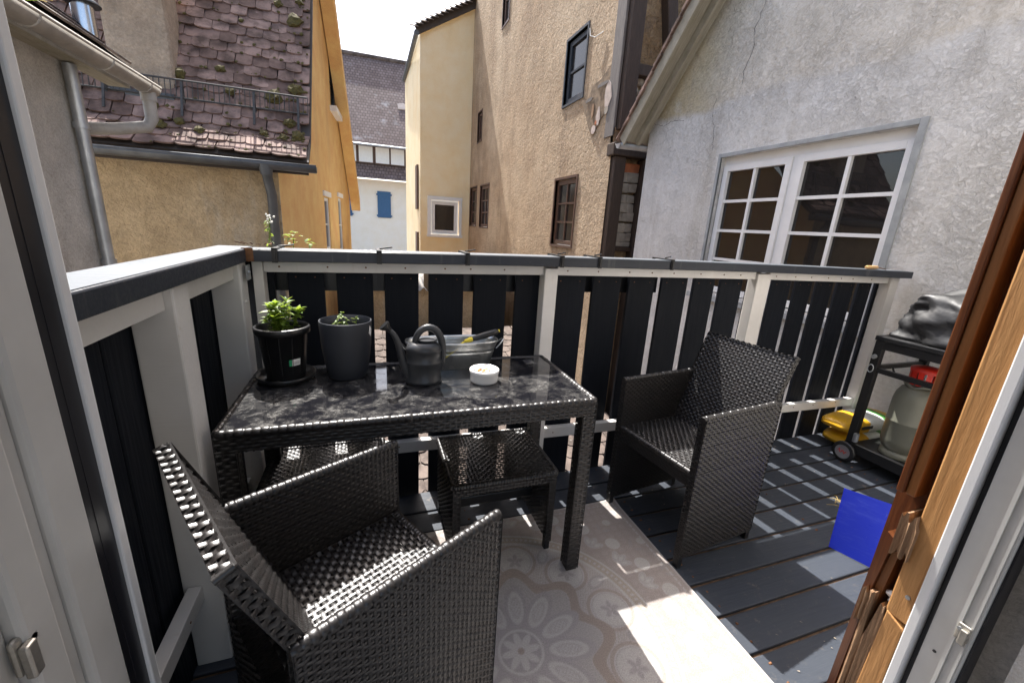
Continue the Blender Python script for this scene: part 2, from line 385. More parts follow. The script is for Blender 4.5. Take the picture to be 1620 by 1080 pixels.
def window(parent, O, U, Vv, Nn, wd, ht, cols, rows, fmat, fw=.05, mw=.022, depth=.04, glass=win_glass, name='window'):
    """a window set in plane O + u U + v V, its frame proud of the panes; panes and muntins are pieces of it"""
    O, U, Vv, Nn = Vector(O), Vector(U), Vector(Vv), Vector(Nn)
    f = MB(); ob = lambda mb, u0, u1, v0, v1, d0, d1: mb.obox(O+U*(u0+u1)/2+Vv*(v0+v1)/2+Nn*(d0+d1)/2, U*(u1-u0)/2, Vv*(v1-v0)/2, Nn*(d1-d0)/2)
    ob(f, 0, fw, 0, ht, 0, depth); ob(f, wd-fw, wd, 0, ht, 0, depth); ob(f, fw, wd-fw, 0, fw, .0005, depth-.001); ob(f, fw, wd-fw, ht-fw, ht, .0005, depth-.001)
    fr = f.build(name, fmat, parent, bevel=.003)
    iw, ih = (wd-2*fw)/cols, (ht-2*fw)/rows
    for c in range(1, cols): ob(MB(), fw+iw*c-mw/2, fw+iw*c+mw/2, fw, ht-fw, .006, depth-.008).build('muntin', fmat, fr)
    for r_ in range(1, rows):
        for c in range(cols):
            a, b = fw+iw*c+(mw/2 if c else 0), fw+iw*(c+1)-(mw/2 if c < cols-1 else 0)
            ob(MB(), a, b, fw+ih*r_-mw/2, fw+ih*r_+mw/2, .0065, depth-.009).build('muntin', fmat, fr)
    for r_ in range(rows):
        for c in range(cols):
            t = random.uniform(-.004, .004); t2 = random.uniform(-.004, .004)
            u0, u1, v0, v1 = fw+iw*c, fw+iw*(c+1), fw+ih*r_, fw+ih*(r_+1)
            pts = [O+U*u+Vv*v+Nn*(.010+dd) for u, v, dd in ((u0,v0,0),(u1,v0,t*.5),(u1,v1,t*.5+t2*.5),(u0,v1,t2*.5))]
            MB().add(pts, [(0,1,2,3)]).build('pane', glass, fr)
    return fr

# ------------------------------------------------------------------ beaver-tail tile mesh
def tile_mesh(name, wd, ln, th, mat, bow=.04):
    mb = MB(); n = 7; out = []
    for i in range(n):
        t = i/(n-1)*2-1; out.append((t*wd/2, -bow*(1-t*t)**.5*1.0))
    poly = [(wd/2, ln, 0), (-wd/2, ln, 0)] + [(x, y, 0) for x, y in out]
    mb.prism([(p[0], p[1], th) for p in poly], (0,0,-th))
    me = bpy.data.meshes.new(name); me.from_pydata(mb.v, [], mb.f)
    bm = bmesh.new(); bm.from_mesh(me); bmesh.ops.recalc_face_normals(bm, faces=bm.faces); bm.to_mesh(me); bm.free()
    me.materials.append(mat); return me
def blob(c, r, seed=0, flat=.6, sub=2):
    bm = bmesh.new(); bmesh.ops.create_icosphere(bm, subdivisions=sub, radius=1)
    for v in bm.verts:
        k = 1+.55*noise.noise(v.co*1.9+Vector((seed*3.1, seed, 0)))+.25*noise.noise(v.co*5+Vector((seed, 0, 7)))
        v.co = Vector((v.co.x*r*k, v.co.y*r*k, v.co.z*r*k*flat))+Vector(c)
    vs_ = [tuple(v.co) for v in bm.verts]; fs = [tuple(v.index for v in f.verts) for f in bm.faces]; bm.free(); return vs_, fs

# ------------------------------------------------------------------ ochre house with tiled roof (front wall Y=4.0)
hb = thing('ochre_house', 'ochre house with mossy beaver-tail tile roof and orange gable wall', 'house', (-2.0, 4.0, GZ))
MB().add([(-3.4,4.0,GZ),(-1.03,4.0,GZ),(-1.03,4.0,1.78),(-3.4,4.0,1.78)], [(0,1,2,3)]).build('wall', stucco_ochre, hb)
# gable wall turns slightly, running from the front corner to the far corner
G0, G1 = Vector((-1.03,4.002,0)), Vector((-.55,11.6,0)); gu = (G1-G0); gl = gu.length; gu.normalize(); gn = Vector((gu.y,-gu.x,0))
gp = lambda u, z: G0+gu*u+Vector((0,0,z))
RZ = 1.78
def gv(u): return RZ+min(u, gl-u)*1.0
holes = [(3.15,3.75,.55-GZ,1.58-GZ),(5.1,5.75,.40-GZ,1.66-GZ)]
MB().panel(gp(0,GZ), gu, (0,0,1), gn, gl, RZ-GZ, holes, .10).build('wall', stucco_orange, hb)
gt = MB()
uw = (4.75, 5.45, 3.45, 4.55)   # high window in the gable
def gq(u0,u1,z0,z1): gt.add([gp(u0,z0),gp(u1,z0),gp(u1,z1),gp(u0,z1)],[(0,1,2,3)])
mid = gl/2
gt.add([gp(0,RZ),gp(uw[0]-1.2,RZ),gp(uw[0]-1.2,gv(uw[0]-1.2))],[(0,1,2)])
us = [uw[0]-1.2,mid-.001,uw[0],uw[1],gl-.0]
us = sorted({uw[0]-1.2, mid, uw[0], uw[1], gl})
for a, b in zip(us, us[1:]):
    if abs(a-uw[0]) < 1e-6 and False: pass
    lo = RZ; pts = lambda z0a, z0b: [gp(a,z0a), gp(b,z0b), gp(b,max(gv(b),z0b)), gp(a,max(gv(a),z0a))]
    if a >= uw[0]-1e-6 and b <= uw[1]+1e-6:
        gq(a, b, RZ, uw[2]); gt.add(pts(min(uw[3],gv(a)), min(uw[3],gv(b))), [(0,1,2,3)])
    else: gt.add(pts(RZ, RZ), [(0,1,2,3)])
gt.build('gable', stucco_orange, hb)
for h in holes:
    window(hb, gp(h[0]+.02,h[2]+GZ+.02)-gn*.06, gu, (0,0,1), gn, h[1]-h[0]-.04, h[3]-h[2]-.04, 1, 2, window_white, .06)
    MB().obox(gp((h[0]+h[1])/2,h[3]+GZ+.05)+gn*.012, gu*.42, gn*.02, Vector((0,0,.045))).build('lintel', window_white, hb)
wu = window(hb, gp(uw[0],uw[2])-gn*.05, gu, (0,0,1), gn, uw[1]-uw[0], uw[3]-uw[2], 1, 2, window_blue, .06)
MB().obox(gp((uw[0]+uw[1])/2,uw[2]-.06)+gn*.04, gu*.5, gn*.09, Vector((0,0,.05))).build('sill', window_white, hb)
# roof surface (45 degrees) with eave at Y 3.8 / z 1.80, verge X -.65
EY, EZ = 3.80, 1.80; sl45 = Vector((0, math.cos(R(45)), math.sin(R(45)))); rn = Vector((0, -math.sin(R(45)), math.cos(R(45))))
P1, P2, S1 = R(38), R(57), .42
def pit(s): return P1 if s < S1 else P2
def rp(x, s, h=0):
    a = pit(s); p = Vector((x, EY, EZ))+Vector((0,math.cos(P1),math.sin(P1)))*min(s, S1)
    if s > S1: p += Vector((0,math.cos(P2),math.sin(P2)))*(s-S1)
    return p+Vector((0,-math.sin(a),math.cos(a)))*h
roof = MB(); roof.prism([rp(-3.5,.0,-.05),rp(-.68,.0,-.05),rp(-.68,S1-.001,-.05),rp(-3.5,S1-.001,-.05)], V3(0,-math.sin(P1),math.cos(P1))*.045)
roof.prism([rp(-3.5,S1+.001,-.05),rp(-.68,S1+.001,-.05),rp(-.66,5.6,-.05),rp(-3.5,5.6,-.05)], V3(0,-math.sin(P2),math.cos(P2))*.045); roof = roof.build('roof', brown_wood, hb)
far = MB().prism([rp(-3.5,5.6,-.05),rp(-.66,5.6,-.05),V3(-.30,12.0,2.0),V3(-3.5,12.0,2.0)], (0,.02,.06)).build('roof_slope', tile_dark, hb)
MB().prism([gp(mid-.3,gv(mid)+.1)+gn*.02, gp(gl+.28,RZ-.02)+gn*.02, gp(gl+.28,RZ-.36)+gn*.02, gp(mid-.3,gv(mid)-.22)+gn*.02], gn*.24).build('verge_board', stucco_orange, hb)
TW, TE = .176, .152
tm = tile_mesh('tile', TW-.006, TE*1.75, .016, tile_mat, .022)
rest = MB(); k = 0; rng = random.Random(3); tiles_n = 0
tilt = R(45)-.085
for row in range(27):
    s0 = .03+row*TE; xo = TW/2 if row % 2 else 0; x = -.69-TW/2-(TW/2 if row % 2 else 0)
    while x > -3.35:
        slip = rng.uniform(-.012,.012)-(.05 if rng.random() < .04 else 0); p = rp(x+rng.uniform(-.004,.004), max(.0, s0+slip), .028+rng.uniform(-.005,.009)); rot = (pit(s0+.03)-.085+rng.uniform(-.03,.03), 0, rng.uniform(-.05,.05)+(rng.choice((-.12,.12)) if rng.random() < .05 else 0))
        hidden = (x < -2.1 and row < 2 and x < -2.75) or x < -2.9-.0 and row < 5
        if row < 23 and x > -2.72 and tiles_n < 300 and not hidden:
            o = inst('tile', tm, roof, tuple(p-hb.location), rot); tiles_n += 1
        else:
            M_ = Matrix.Translation(p) @ Matrix.Rotation(rot[2],4,'Z') @ Matrix.Rotation(rot[0],4,'X')
            rest.add([M_ @ v.co for v in tm.vertices], [tuple(f.vertices) for f in tm.polygons])
        x -= TW+rng.uniform(-.003,.003)
tag(rest.build('roof_tiles', tile_mat, roof), kind='stuff')
MB().box(-3.5, -.69, 3.83, 3.86, 1.66, 1.79).build('fascia', brown_wood, hb)
g = MB(); gr = .062      # half-round eave gutter
for i in range(9):
    pass
prof = [(math.cos(a)*gr, -math.sin(a)*gr) for a in [math.pi*i/8 for i in range(9)]]
vsg = [(-3.4, 3.74+a, 1.745+b) for a, b in prof]+[(-.60, 3.74+a, 1.745+b) for a, b in prof]
g.add(vsg, [(i, i+1, i+10, i+9) for i in range(8)], True); g.add(vsg[9:], [tuple(range(9))])
g.tube([(-3.4,3.68,1.75),(-.60,3.68,1.75)], .011, 6)
gt_ = g.build('gutter', gutter_dark, hb); sm_ = gt_.modifiers.new('solid','SOLIDIFY'); sm_.thickness = .006
dp = MB().tube([(-1.10,3.76,1.70),(-1.10,3.78,1.60),(-1.10,3.93,1.42),(-1.10,3.93,GZ)], .052, 12).build('downpipe', gutter_dark, hb)
MB().tube([(-1.10,3.74,1.73),(-1.10,3.75,1.62)], [.075,.058], 12).build('outlet', gutter_dark, dp)
for z in (.6, -1.0): MB().tube([(-1.10,3.93,z),(-1.10,3.93,z+.05)], .060, 12).build('pipe_clip', gutter_dark, dp)
# snow guard
sg = MB(); 
for s_, h_ in ((.70,.06),(.70,.235)):
    sg.tube([rp(-2.95,s_,.03)+V3(0,0,h_), rp(-.70,s_,.03)+V3(0,0,h_)], .010, 6)
for i in range(46):
    x = -2.93+i*.0495; sg.beam(rp(x,.70,.03)+V3(0,-.004,.05), rp(x+.012,.70,.03)+V3(0,-.004,.238), .008, .005, (0,1,0))
for x in (-2.6,-1.93,-1.25,-.80): sg.beam(rp(x,.50,.03)+V3(0,0,.03), rp(x,.70,.03)+V3(0,.01,.24), .014, .022, (1,0,0)); sg.beam(rp(x,.70,.02), rp(x,.70,.03)+V3(0,.01,.24), .02, .02, (1,0,0))
sg.build('snow_guard', simple('guard_iron', (.075,.07,.065), .7, .2, .3, 20), hb)
mo = MB()
for i, (x, s_, r_) in enumerate([(-2.0,1.10,.07),(-1.95,.45,.05),(-1.06,.95,.085),(-1.62,1.25,.05),(-1.06,2.45,.05),(-.86,2.2,.095),(-.82,2.55,.05),(-1.3,2.75,.045),(-.80,.42,.075),(-.95,.36,.05),(-1.15,.40,.05),(-2.12,.35,.07),(-1.9,2.3,.03),(-.85,1.1,.08),(-1.5,.95,.05),(-1.75,.32,.05),(-1.45,2.05,.03),(-.9,.60,.06),(-2.2,.62,.06)]):
    v_, f_ = blob((0,0,0), r_, i); M_ = Matrix.Translation(rp(x,s_,.05)) @ Matrix.Rotation(pit(s_),4,'X'); mo.add([M_ @ Vector(q) for q in v_], f_)
rng = random.Random(11)
for i in range(240):
    x, s_ = -.72-1.9*rng.random()**1.6, .03+TE*rng.randint(0,22)+rng.uniform(-.01,.015); v_, f_ = blob((0,0,0), rng.uniform(.008,.026), i+40, .5, 1); M_ = Matrix.Translation(rp(x,s_,.045)) @ Matrix.Rotation(pit(s_),4,'X'); mo.add([M_ @ Vector(q) for q in v_], f_)
tag(mo.build('moss', moss, roof), kind='stuff')
# chimney stack
ch = thing('chimney_stack', 'broad stained rendered chimney stack rising through the tiled roof', 'chimney', (-2.30,4.36,2.0))
cm = MB(); cm.obox((-2.315,4.60,3.9), (.275,.02,0), (-.02,.27,0), (0,0,1.75)); cm.build('shaft', chimney_mat, ch, bevel=.05)
MB().box(-2.64,-2.02,4.27,4.33,2.28,2.40).build('flashing', gutter_dark, ch)

# ------------------------------------------------------------------ grey neighbour house on the left (wall X=-2)
ha = thing('grey_neighbour_house', 'weathered grey rendered house wall under a pale sloping gutter', 'house', (-2.2, 1.0, GZ))
MB().box(-4.6,-2.0,-3.2,2.36,GZ,2.20).build('wall', stucco_left, ha)
rf = MB().prism([(-1.84,-3.4,2.22),(-1.84,2.98,2.22),(-4.6,2.98,4.4),(-4.6,-3.4,4.4)], (0,0,.06)).build('roof', brown_wood, ha)
MB().box(-2.0,-1.86,-3.3,2.90,2.13,2.20).build('soffit', soffit, ha)
tm2 = tile_mesh('tile', .17, .26, .016, tile_dark, .022); rl = math.atan2(4.4-2.22, 4.6-1.84)
for row in range(3):
    for i in range(12):
        y = 2.88-i*.176-(.088 if row % 2 else 0); s_ = .02+row*.15
        p = V3(-1.84-s_*math.cos(rl), y, 2.31+s_*math.sin(rl))
        inst('tile', tm2, rf, tuple(p-ha.location), (rl-.08, 0, R(90)))
g = MB(); gr = .064; prof = [(math.cos(a)*gr, -math.sin(a)*gr) for a in [math.pi*i/8 for i in range(9)]]
vsg = [(-1.76+a, -3.3, 2.18+b) for a, b in prof]+[(-1.76+a, 3.02, 2.18+b) for a, b in prof]
g.add(vsg, [(i, i+1, i+10, i+9) for i in range(8)], True); g.add(vsg[9:], [tuple(range(9))]); g.tube([(-1.694,-3.3,2.185),(-1.694,3.02,2.185)], .012, 6)
go = g.build('gutter', gutter_pale, ha); sm_ = go.modifiers.new('solid','SOLIDIFY'); sm_.thickness = .006
for y in (.9, 1.6, 2.3, 2.85): MB().tube([(-1.76+math.cos(a)*.068, y, 2.18-math.sin(a)*.068) for a in [math.pi*i/10 for i in range(11)]], .008, 6).build('gutter_bracket', gutter_pale, go)
sw = MB().tube([(-1.76,2.94,2.12),(-1.76,2.94,1.93),(-1.79,2.92,1.86),(-1.95,2.78,1.80),(-2.25,2.60,1.74),(-2.4,2.5,1.70)], .046, 14).build('swan_neck', gutter_pale, ha)
MB().tube([(-1.76,2.94,2.13),(-1.76,2.94,2.06)], .054, 14).build('collar', gutter_pale, sw)
d2 = MB().tube([(-1.955,2.33,2.12),(-1.955,2.33,GZ)], .038, 14).build('downpipe', zinc, ha)
for z in (1.72, .78, -.8): MB().tube([(-1.955,2.33,z),(-1.955,2.33,z+.035)], .047, 14).build('pipe_clip', zinc, d2)
fl = thing('stove_flue', 'shiny steel stove flue standing behind the pale gutter', 'flue', (-2.06,2.87,2.3))
MB().tube([(-2.06,2.87,2.25),(-2.06,2.87,3.5)], .068, 20).build('pipe', zinc_bright, fl)
MB().lathe([(.069,.03),(.112,0),(.112,.008),(.069,.05)], (-2.06,2.87,2.66), 20, close_bottom=False).build('storm_collar', gutter_dark, fl)
# roof weeds at the near end of that gutter
rw = thing('roof_weeds', 'green and straw weeds growing in the pale gutter', 'weeds', (-1.85,1.45,2.25)); wm = MB(); rng = random.Random(5)
for i in range(160):
    c = V3(-1.86+rng.uniform(-.12,.08), 1.40+rng.uniform(-.35,.35), 2.25+rng.uniform(0,.05)); d = V3(rng.uniform(-1,1), rng.uniform(-1,1), rng.uniform(.4,1.4)).normalized()*rng.uniform(.03,.11); sd_ = d.cross(V3(rng.random(),rng.random(),rng.random())).normalized()*.006
    wm.add([c-sd_, c+sd_, c+d*.6+sd_*.9, c+d], [(0,1,2,3)])
tag(wm.build('weeds', leaf_green, rw), kind='stuff')
st = MB()
for i in range(26):
    c = V3(-1.90+rng.uniform(-.08,.02), 1.62+rng.uniform(-.12,.2), 2.27); d = V3(rng.uniform(.0,.12), rng.uniform(.05,.35), rng.uniform(.06,.22)); st.tube([c, c+d*.5+V3(0,0,.02), c+d], .003, 4)
tag(st.build('straw', simple('straw', (.42,.30,.10), .9), rw), kind='stuff')

# ------------------------------------------------------------------ pale far house closing the alley
hw = thing('white_far_house', 'white house with big brown tile roof and blue shutters closing the alley', 'house', (1.0,24.0,GZ))
MB().box(-6,10,24.0,24.4,GZ,3.30).build('wall', stucco_white, hw)
MB().box(-6,10,23.95,24.4,4.10,5.10).build('attic_wall', brown_wood, hw)
ap = MB().prism([(-6.2,23.2,3.30),(10.2,23.2,3.30),(10.2,24.05,4.10),(-6.2,24.05,4.10)], (0,.05,.06)); ap = ap.build('apron_roof', far_tiles, hw)
rr = MB().prism([(-6.3,23.3,4.98),(10.3,23.3,4.98),(10.3,27.2,10.2),(-6.3,27.2,10.2)], (0,.10,.08)); rr = rr.build('roof', far_tiles, hw)
for o in (ap, rr):
    me = o.data; uv = me.uv_layers.new(name='u')
    for l in me.loops:
        c = me.vertices[l.vertex_index].co; uv.data[l.index].uv = (c.x, math.hypot(c.y, c.z)*(1 if True else 0))
MB().tube([(-6.3,27.25,10.28),(10.3,27.25,10.28)], .14, 8).build('ridge', tile_dark, hw)
for x in (-1.3, -.45, .42, 1.22):
    wf = MB().box(x-.03,x+.80,23.90,23.945,4.12,5.02).build('window', window_wood, hw); MB().box(x+.03,x+.74,23.88,23.899,4.17,4.97).build('blind', blind, wf)
for x0 in (.48, 2.52, -1.6):
    s_ = MB().box(x0,x0+.72,23.93,23.99,1.30,2.72).build('shutter', shutter_blue, hw)
    for z in (1.36,2.5): MB().box(x0-.06,x0+.78,23.915,23.929,z,z+.09).build('hinge_strap', shutter_blue, s_)
MB().tube([(-6,23.2,4.95),(10,23.2,4.95)], .06, 8).build('gutter', zinc, hw)
MB().prism([(1.75,24.98,7.20),(2.15,25.0,7.22),(2.2,25.22,7.52),(2.05,25.28,7.6),(1.72,25.2,7.5)], (0,-.05,.05)).build('repair_patch', pale_stone, hw)

# ------------------------------------------------------------------ yellow house
hy = thing('yellow_house', 'tall narrow pale yellow house with white framed window, end of alley', 'house', (2.2,11.8,GZ))
MB().panel((1.47,11.8,GZ), (1,0,0), (0,0,1), (0,-1,0), 1.66, 6.30-GZ, [(.32,1.20,.86-GZ,1.90-GZ)], .10).build('wall', stucco_yellow, hy)
MB().add([(1.47,11.8,6.30),(3.13,11.8,6.30),(3.13,11.8,7.26)], [(0,1,2)]).build('gable', stucco_yellow, hy)
MB().add([(1.469,11.8,GZ),(1.40,16.0,GZ),(1.40,16.0,6.3),(1.469,11.8,6.30)], [(0,1,2,3)]).build('side_wall', stucco_yellow, hy)
vy = MB().beam((1.36,11.70,6.27),(3.2,11.70,7.33), .24, .05, (0,1,0)).build('verge', brown_wood, hy)
MB().beam((1.36,11.74,6.20),(3.2,11.74,7.26), .05, .07, (0,1,0)).build('verge_board', stucco_yellow, hy)
tm3 = tile_mesh('tile', .16, .22, .02, tile_dark, .02)
for i in range(14):
    t = i/13; inst('tile', tm3, vy, tuple(V3(1.40+t*1.74, 11.62, 6.325+t*1.0)-hy.location), (0, -R(30), R(90)))
window(hy, (1.82,11.86,.90), (1,0,0), (0,0,1), (0,-1,0), .80, .96, 1, 1, window_white, .10)
MB().box(1.68,2.76,11.74,11.80,1.90,2.00).build('lintel', window_white, hy); MB().box(1.66,2.78,11.70,11.81,.78,.86).build('sill', window_white, hy)
for a in ((1.68,1.79),(2.67,2.76)): MB().box(a[0],a[1],11.765,11.80,.86,1.90).build('surround', window_white, hy)
MB().tube([(1.36,11.65,6.2),(1.36,16,6.2)], .07, 8).build('gutter', gutter_dark, hy)
MB().beam((1.43,12.4,1.6),(1.43,12.4,2.9), .05, .5, (0,1,0)).build('shutter', window_wood, hy)
MB().beam((1.43,12.4,-.6),(1.43,12.4,.9), .05, .5, (0,1,0)).build('shutter', window_wood, hy)

# ------------------------------------------------------------------ tan half-timbered house
ht_ = thing('tan_house', 'tall tan rough rendered old house with exposed timber corner', 'house', (3.2,6.0,GZ))
Ytop, Yend = 9.0, 12.2
pu = lambda y: Yend-y
hol = [(pu(5.16),pu(4.50),3.16-GZ,4.06-GZ),(pu(5.20),pu(4.42),.98-GZ,2.03-GZ),(pu(10.95),pu(10.5),3.5-GZ,4.25-GZ),(pu(11.63),pu(10.85),1.2-GZ,2.30-GZ),(pu(10.40),pu(9.50),1.18-GZ,2.28-GZ),(pu(8.9),pu(8.42),5.6-GZ,6.6-GZ)]
MB().panel((3.0,Yend,GZ), (0,-1,0), (0,0,1), (-1,0,0), Yend-3.5, Ytop-GZ, hol, .12).build('wall', stucco_tan, ht_)
WM = [(window_blue,1,2),(window_wood,2,3),(window_wood,1,1),(window_wood,1,3),(window_wood,2,3),(window_wood,1,2)]
for h, (mt, c, r_) in zip(hol, WM):
    wd, hh = h[1]-h[0], h[3]-h[2]
    f = window(ht_, (3.07,Yend-h[0]-.01,h[2]+GZ+.01), (0,-1,0), (0,0,1), (-1,0,0), wd-.02, hh-.02, c, r_, mt, .07, .03, .04, old_glass)
    sr = MB()
    for (a0,a1,b0,b1) in ((-.035,0,-.035,hh+.035),(wd,wd+.035,-.035,hh+.035),(0,wd,-.035,0),(0,wd,hh,hh+.035)):
        sr.box(2.985,3.05, Yend-h[0]-a1, Yend-h[0]-a0, h[2]+GZ+b0, h[2]+GZ+b1)
    sr.build('surround', mt, f)
MB().box(3.11,3.115,4.50,5.12,1.05,1.95).build('net_curtain', curtain, ht_)
# plaster damage beside the upper window
dm = MB(); pts = [(4.52,3.10),(4.30,3.05),(4.18,3.20),(3.98,3.22),(3.80,3.30),(3.66,3.36),(3.62,3.0),(3.70,2.82),(3.86,2.72),(3.98,2.60),(4.10,2.55),(4.22,2.70),(4.30,2.85)]
dm.prism([(2.992,y,z) for y, z in pts], (-.004,0,0)); dm.build('bare_patch', simple('bare_loam', (.21,.15,.095), .95, 0, .45, 14, 1.0, 30), ht_)
rng = random.Random(17)
for i, (y, z, a, b, mt) in enumerate([(3.71,2.98,.095,.17,pale_stone),(3.73,2.80,.055,.05,stone),(3.93,2.76,.055,.12,pale_stone),(4.03,2.61,.07,.06,pale_stone),(3.975,2.69,.028,.035,brick_red),(4.10,2.86,.030,.13,torn_wood),(3.88,3.14,.17,.030,timber_grey),(4.24,3.03,.11,.030,timber_grey)]):
    poly = [(2.984, y+a*math.cos(t)*rng.uniform(.7,1.15), z+b*math.sin(t)*rng.uniform(.7,1.15)) for t in [k*2*math.pi/9 for k in range(9)]]
    MB().prism(poly, (-.0055-i*.0004,0,0)).build('stone', mt, ht_)
MB().tube([(2.98,4.42,3.98),(2.96,4.35,3.86),(2.97,4.22,3.80),(2.985,4.02,3.80)], .006, 5).build('loose_wire', curtain, ht_)
MB().box(2.96,3.4,9.0,9.05,7,9).build('beam_end', timber, ht_)
# side wall facing the balcony: backing and timber frame (plane Y=3.5)
MB().add([(3.001,3.56,GZ),(6.5,3.56,GZ),(6.5,3.56,9),(3.001,3.56,9)], [(0,1,2,3)]).build('infill_wall', infill, ht_)
def tim(name, a, b, wd, dp_, mat): return MB().beam(a, b, wd, dp_, (0,1,0)).build(name, mat, ht_, bevel=.012)
MB().box(2.986,3.02,3.50,3.72,2.45,9).build('corner_post', timber_grey, ht_, bevel=.006)
tim('post', (3.125,3.49,2.52), (3.10,3.49,9), .19, .16, timber)
tim('beam', (2.96,3.47,2.28), (5.2,3.47,2.28), .15, .18, timber)
tim('post', (3.10,3.49,2.20), (3.10,3.49,GZ), .17, .16, timber)
tim('post', (3.53,3.49,2.20), (3.53,3.49,GZ), .14, .16, timber)
tim('beam', (3.22,3.50,3.23), (5,3.50,3.23), .13, .14, timber)
tim('brace', (3.52,3.49,4.3), (3.74,3.49,3.30), .15, .14, timber)
tim('post', (3.98,3.49,3.30), (3.98,3.49,6), .16, .14, timber)
tim('beam', (3.2,3.51,1.02), (3.46,3.51,1.02), .07, .12, timber)
MB().box(3.0,5.2,3.50,3.56,2.37,2.55).build('infill_band', infill, ht_)
rng = random.Random(9)
for r_ in range(9):     # rubble panel between the lower posts
    z = 1.06+r_*.128+rng.uniform(-.012,.012); cut = rng.uniform(-.07,.07)
    for a, b in ((3.19,3.325+cut),(3.33+cut,3.455)):
        v_, f_ = [], []
        bm = bmesh.new(); bmesh.ops.create_cube(bm, size=1); bmesh.ops.bevel(bm, geom=bm.edges[:], offset=.07, segments=1, affect='EDGES')
        for v in bm.verts: v.co *= 1+.30*noise.noise(v.co*3+Vector((r_*2.3,a*9,0)))
        v_ = [((a+b)/2+v.co.x*(b-a+.004), 3.545+v.co.y*.11, z+v.co.z*.118) for v in bm.verts]; f_ = [tuple(v.index for v in f.verts) for f in bm.faces]; bm.free()
        mt = brick_red if r_ == 8 and a < 3.3 else stone
        MB().add(v_, f_).build('stone', mt, ht_)
for i in range(46):     # rubble above the beam
    x, z = 3.24+rng.uniform(0,.44), 2.56+rng.uniform(0,.60); v_, f_ = blob((0,0,0), rng.uniform(.045,.08), i, .75, 1)
    MB().add([(x+q[0], 3.55+q[1]*.5, z+q[2]) for q in v_], f_, True).build('stone', [stone, pale_stone, brick_red][0 if i % 4 else (1 if i % 8 else 2)], ht_)

# ------------------------------------------------------------------ grey house on the right (gable wall X=3.2)
hr = thing('grey_gable_house', 'grey rough stucco gable house with white muntin window beside the railing', 'house', (3.6,0.5,GZ))
wh = (pw0, pw1, pz0, pz1) = (.20, 1.78, .70, 1.99)
MB().panel((3.2,3.0,GZ), (0,-1,0), (0,0,1), (-1,0,0), 6.4, 2.42-GZ, [(3.0-pw1,3.0-pw0,pz0-GZ,pz1-GZ)], .16).build('wall', stucco_right, hr)
MB().add([(3.2,3.0,2.42),(3.2,-3.4,2.42),(3.2,-3.4,3.4),(3.2,-.9,6.59)], [(0,1,2,3)]).build('gable', stucco_right, hr)
MB().add([(3.2,3.0,GZ),(5.4,3.0,GZ),(5.4,3.0,2.42),(3.2,3.0,2.42)], [(0,1,2,3)]).build('end_wall', stucco_right, hr)
for pts in ([(1.62,3.36),(1.60,3.20),(1.66,3.02),(1.64,2.86),(1.69,2.70),(1.68,2.58)],[(1.98,2.55),(2.0,2.42),(1.95,2.30),(1.93,2.16),(1.90,2.06)],[(2.92,2.50),(2.74,2.45),(2.55,2.47),(2.38,2.43)]):
    q = []
    rg = random.Random(int(pts[0][0]*100)%97)
    for (a0, b0_), (a1, b1_) in zip(pts, pts[1:]):
        for k in range(5): t = k/5; q.append((3.1985, a0+(a1-a0)*t+rg.gauss(0,.008), b0_+(b1_-b0_)*t+rg.gauss(0,.006)))
    MB().tube(q, [.0018*rg.uniform(.5,1.4) for _ in q], 5).build('crack', mortar_dark, hr)
fwn = MB()
S = [(pw0-.045,pw0,pz0-.02,pz1+.036),(pw1,pw1+.03,pz0-.02,pz1+.036),(pw0,pw1,pz1,pz1+.035)]
for i, (a,b,c,d) in enumerate(S): MB().box(3.188+.001*i,3.215,a,b,c,d).build('surround', surround_wood, hr, bevel=.004)
MB().box(3.15,3.30,pw0-.1,pw1+.1,pz0-.07,pz0-.022).build('sill', surround_wood, hr)
MB().box(3.262,3.30,pw0,pw1,pz1-.07,pz1).build('window_head', window_white, hr)
MB().box(3.258,3.30,1.005,1.055,pz0,pz1-.07).build('mullion', window_white, hr, bevel=.004)
for a, b in ((1.055,pw1-.01),(pw0+.01,1.005)):
    window(hr, (3.29,b,pz0+.01), (0,-1,0), (0,0,1), (-1,0,0), b-a-.002, pz1-.08-pz0, 2, 4, window_white, .055, .026, .045, win_glass, 'casement')
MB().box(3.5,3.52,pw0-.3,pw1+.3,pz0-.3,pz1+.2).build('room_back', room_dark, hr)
# roof verge: slope 47 deg rising towards -Y
vs_d = V3(0,-math.cos(R(47)),math.sin(R(47))); vn = V3(0,math.sin(R(47)),math.cos(R(47)))
e0 = V3(0,3.12,2.33)
def vp(x, s, h): return V3(x,0,0)+e0+vs_d*s+vn*h
MB().prism([vp(2.93,0,-.02),vp(4.6,0,-.02),vp(4.6,6,-.02),vp(2.93,6,-.02)], vn*.04).build('soffit', soffit, hr)
vb = MB().prism([vp(2.905,-.02,-.07),vp(2.925,-.02,-.07),vp(2.925,6,-.07),vp(2.905,6,-.07)], vn*.13).build('verge_board', soffit, hr)
MB().prism([vp(3.06,.02,-.11),vp(3.10,.02,-.11),vp(3.10,6,-.11),vp(3.06,6,-.11)], vn*.085).build('rafter', soffit, hr)
tm4 = tile_mesh('tile', .19, .30, .018, tile_mat, .03)
for i in range(26): inst('tile', tm4, vb, tuple(vp(2.97,-.05+i*.17,.075)-hr.location), (R(47)-.09, 0, R(180)))
g = MB(); gr = .06; prof = [(math.cos(a)*gr, -math.sin(a)*gr) for a in [math.pi*i/8 for i in range(9)]]
vsg = [(2.90, 3.19+a, 2.30+b) for a, b in prof]+[(5.2, 3.19+a, 2.30+b) for a, b in prof]
g.add(vsg, [(i, i+1, i+10, i+9) for i in range(8)], True); g.add(vsg[:9], [tuple(range(9))])
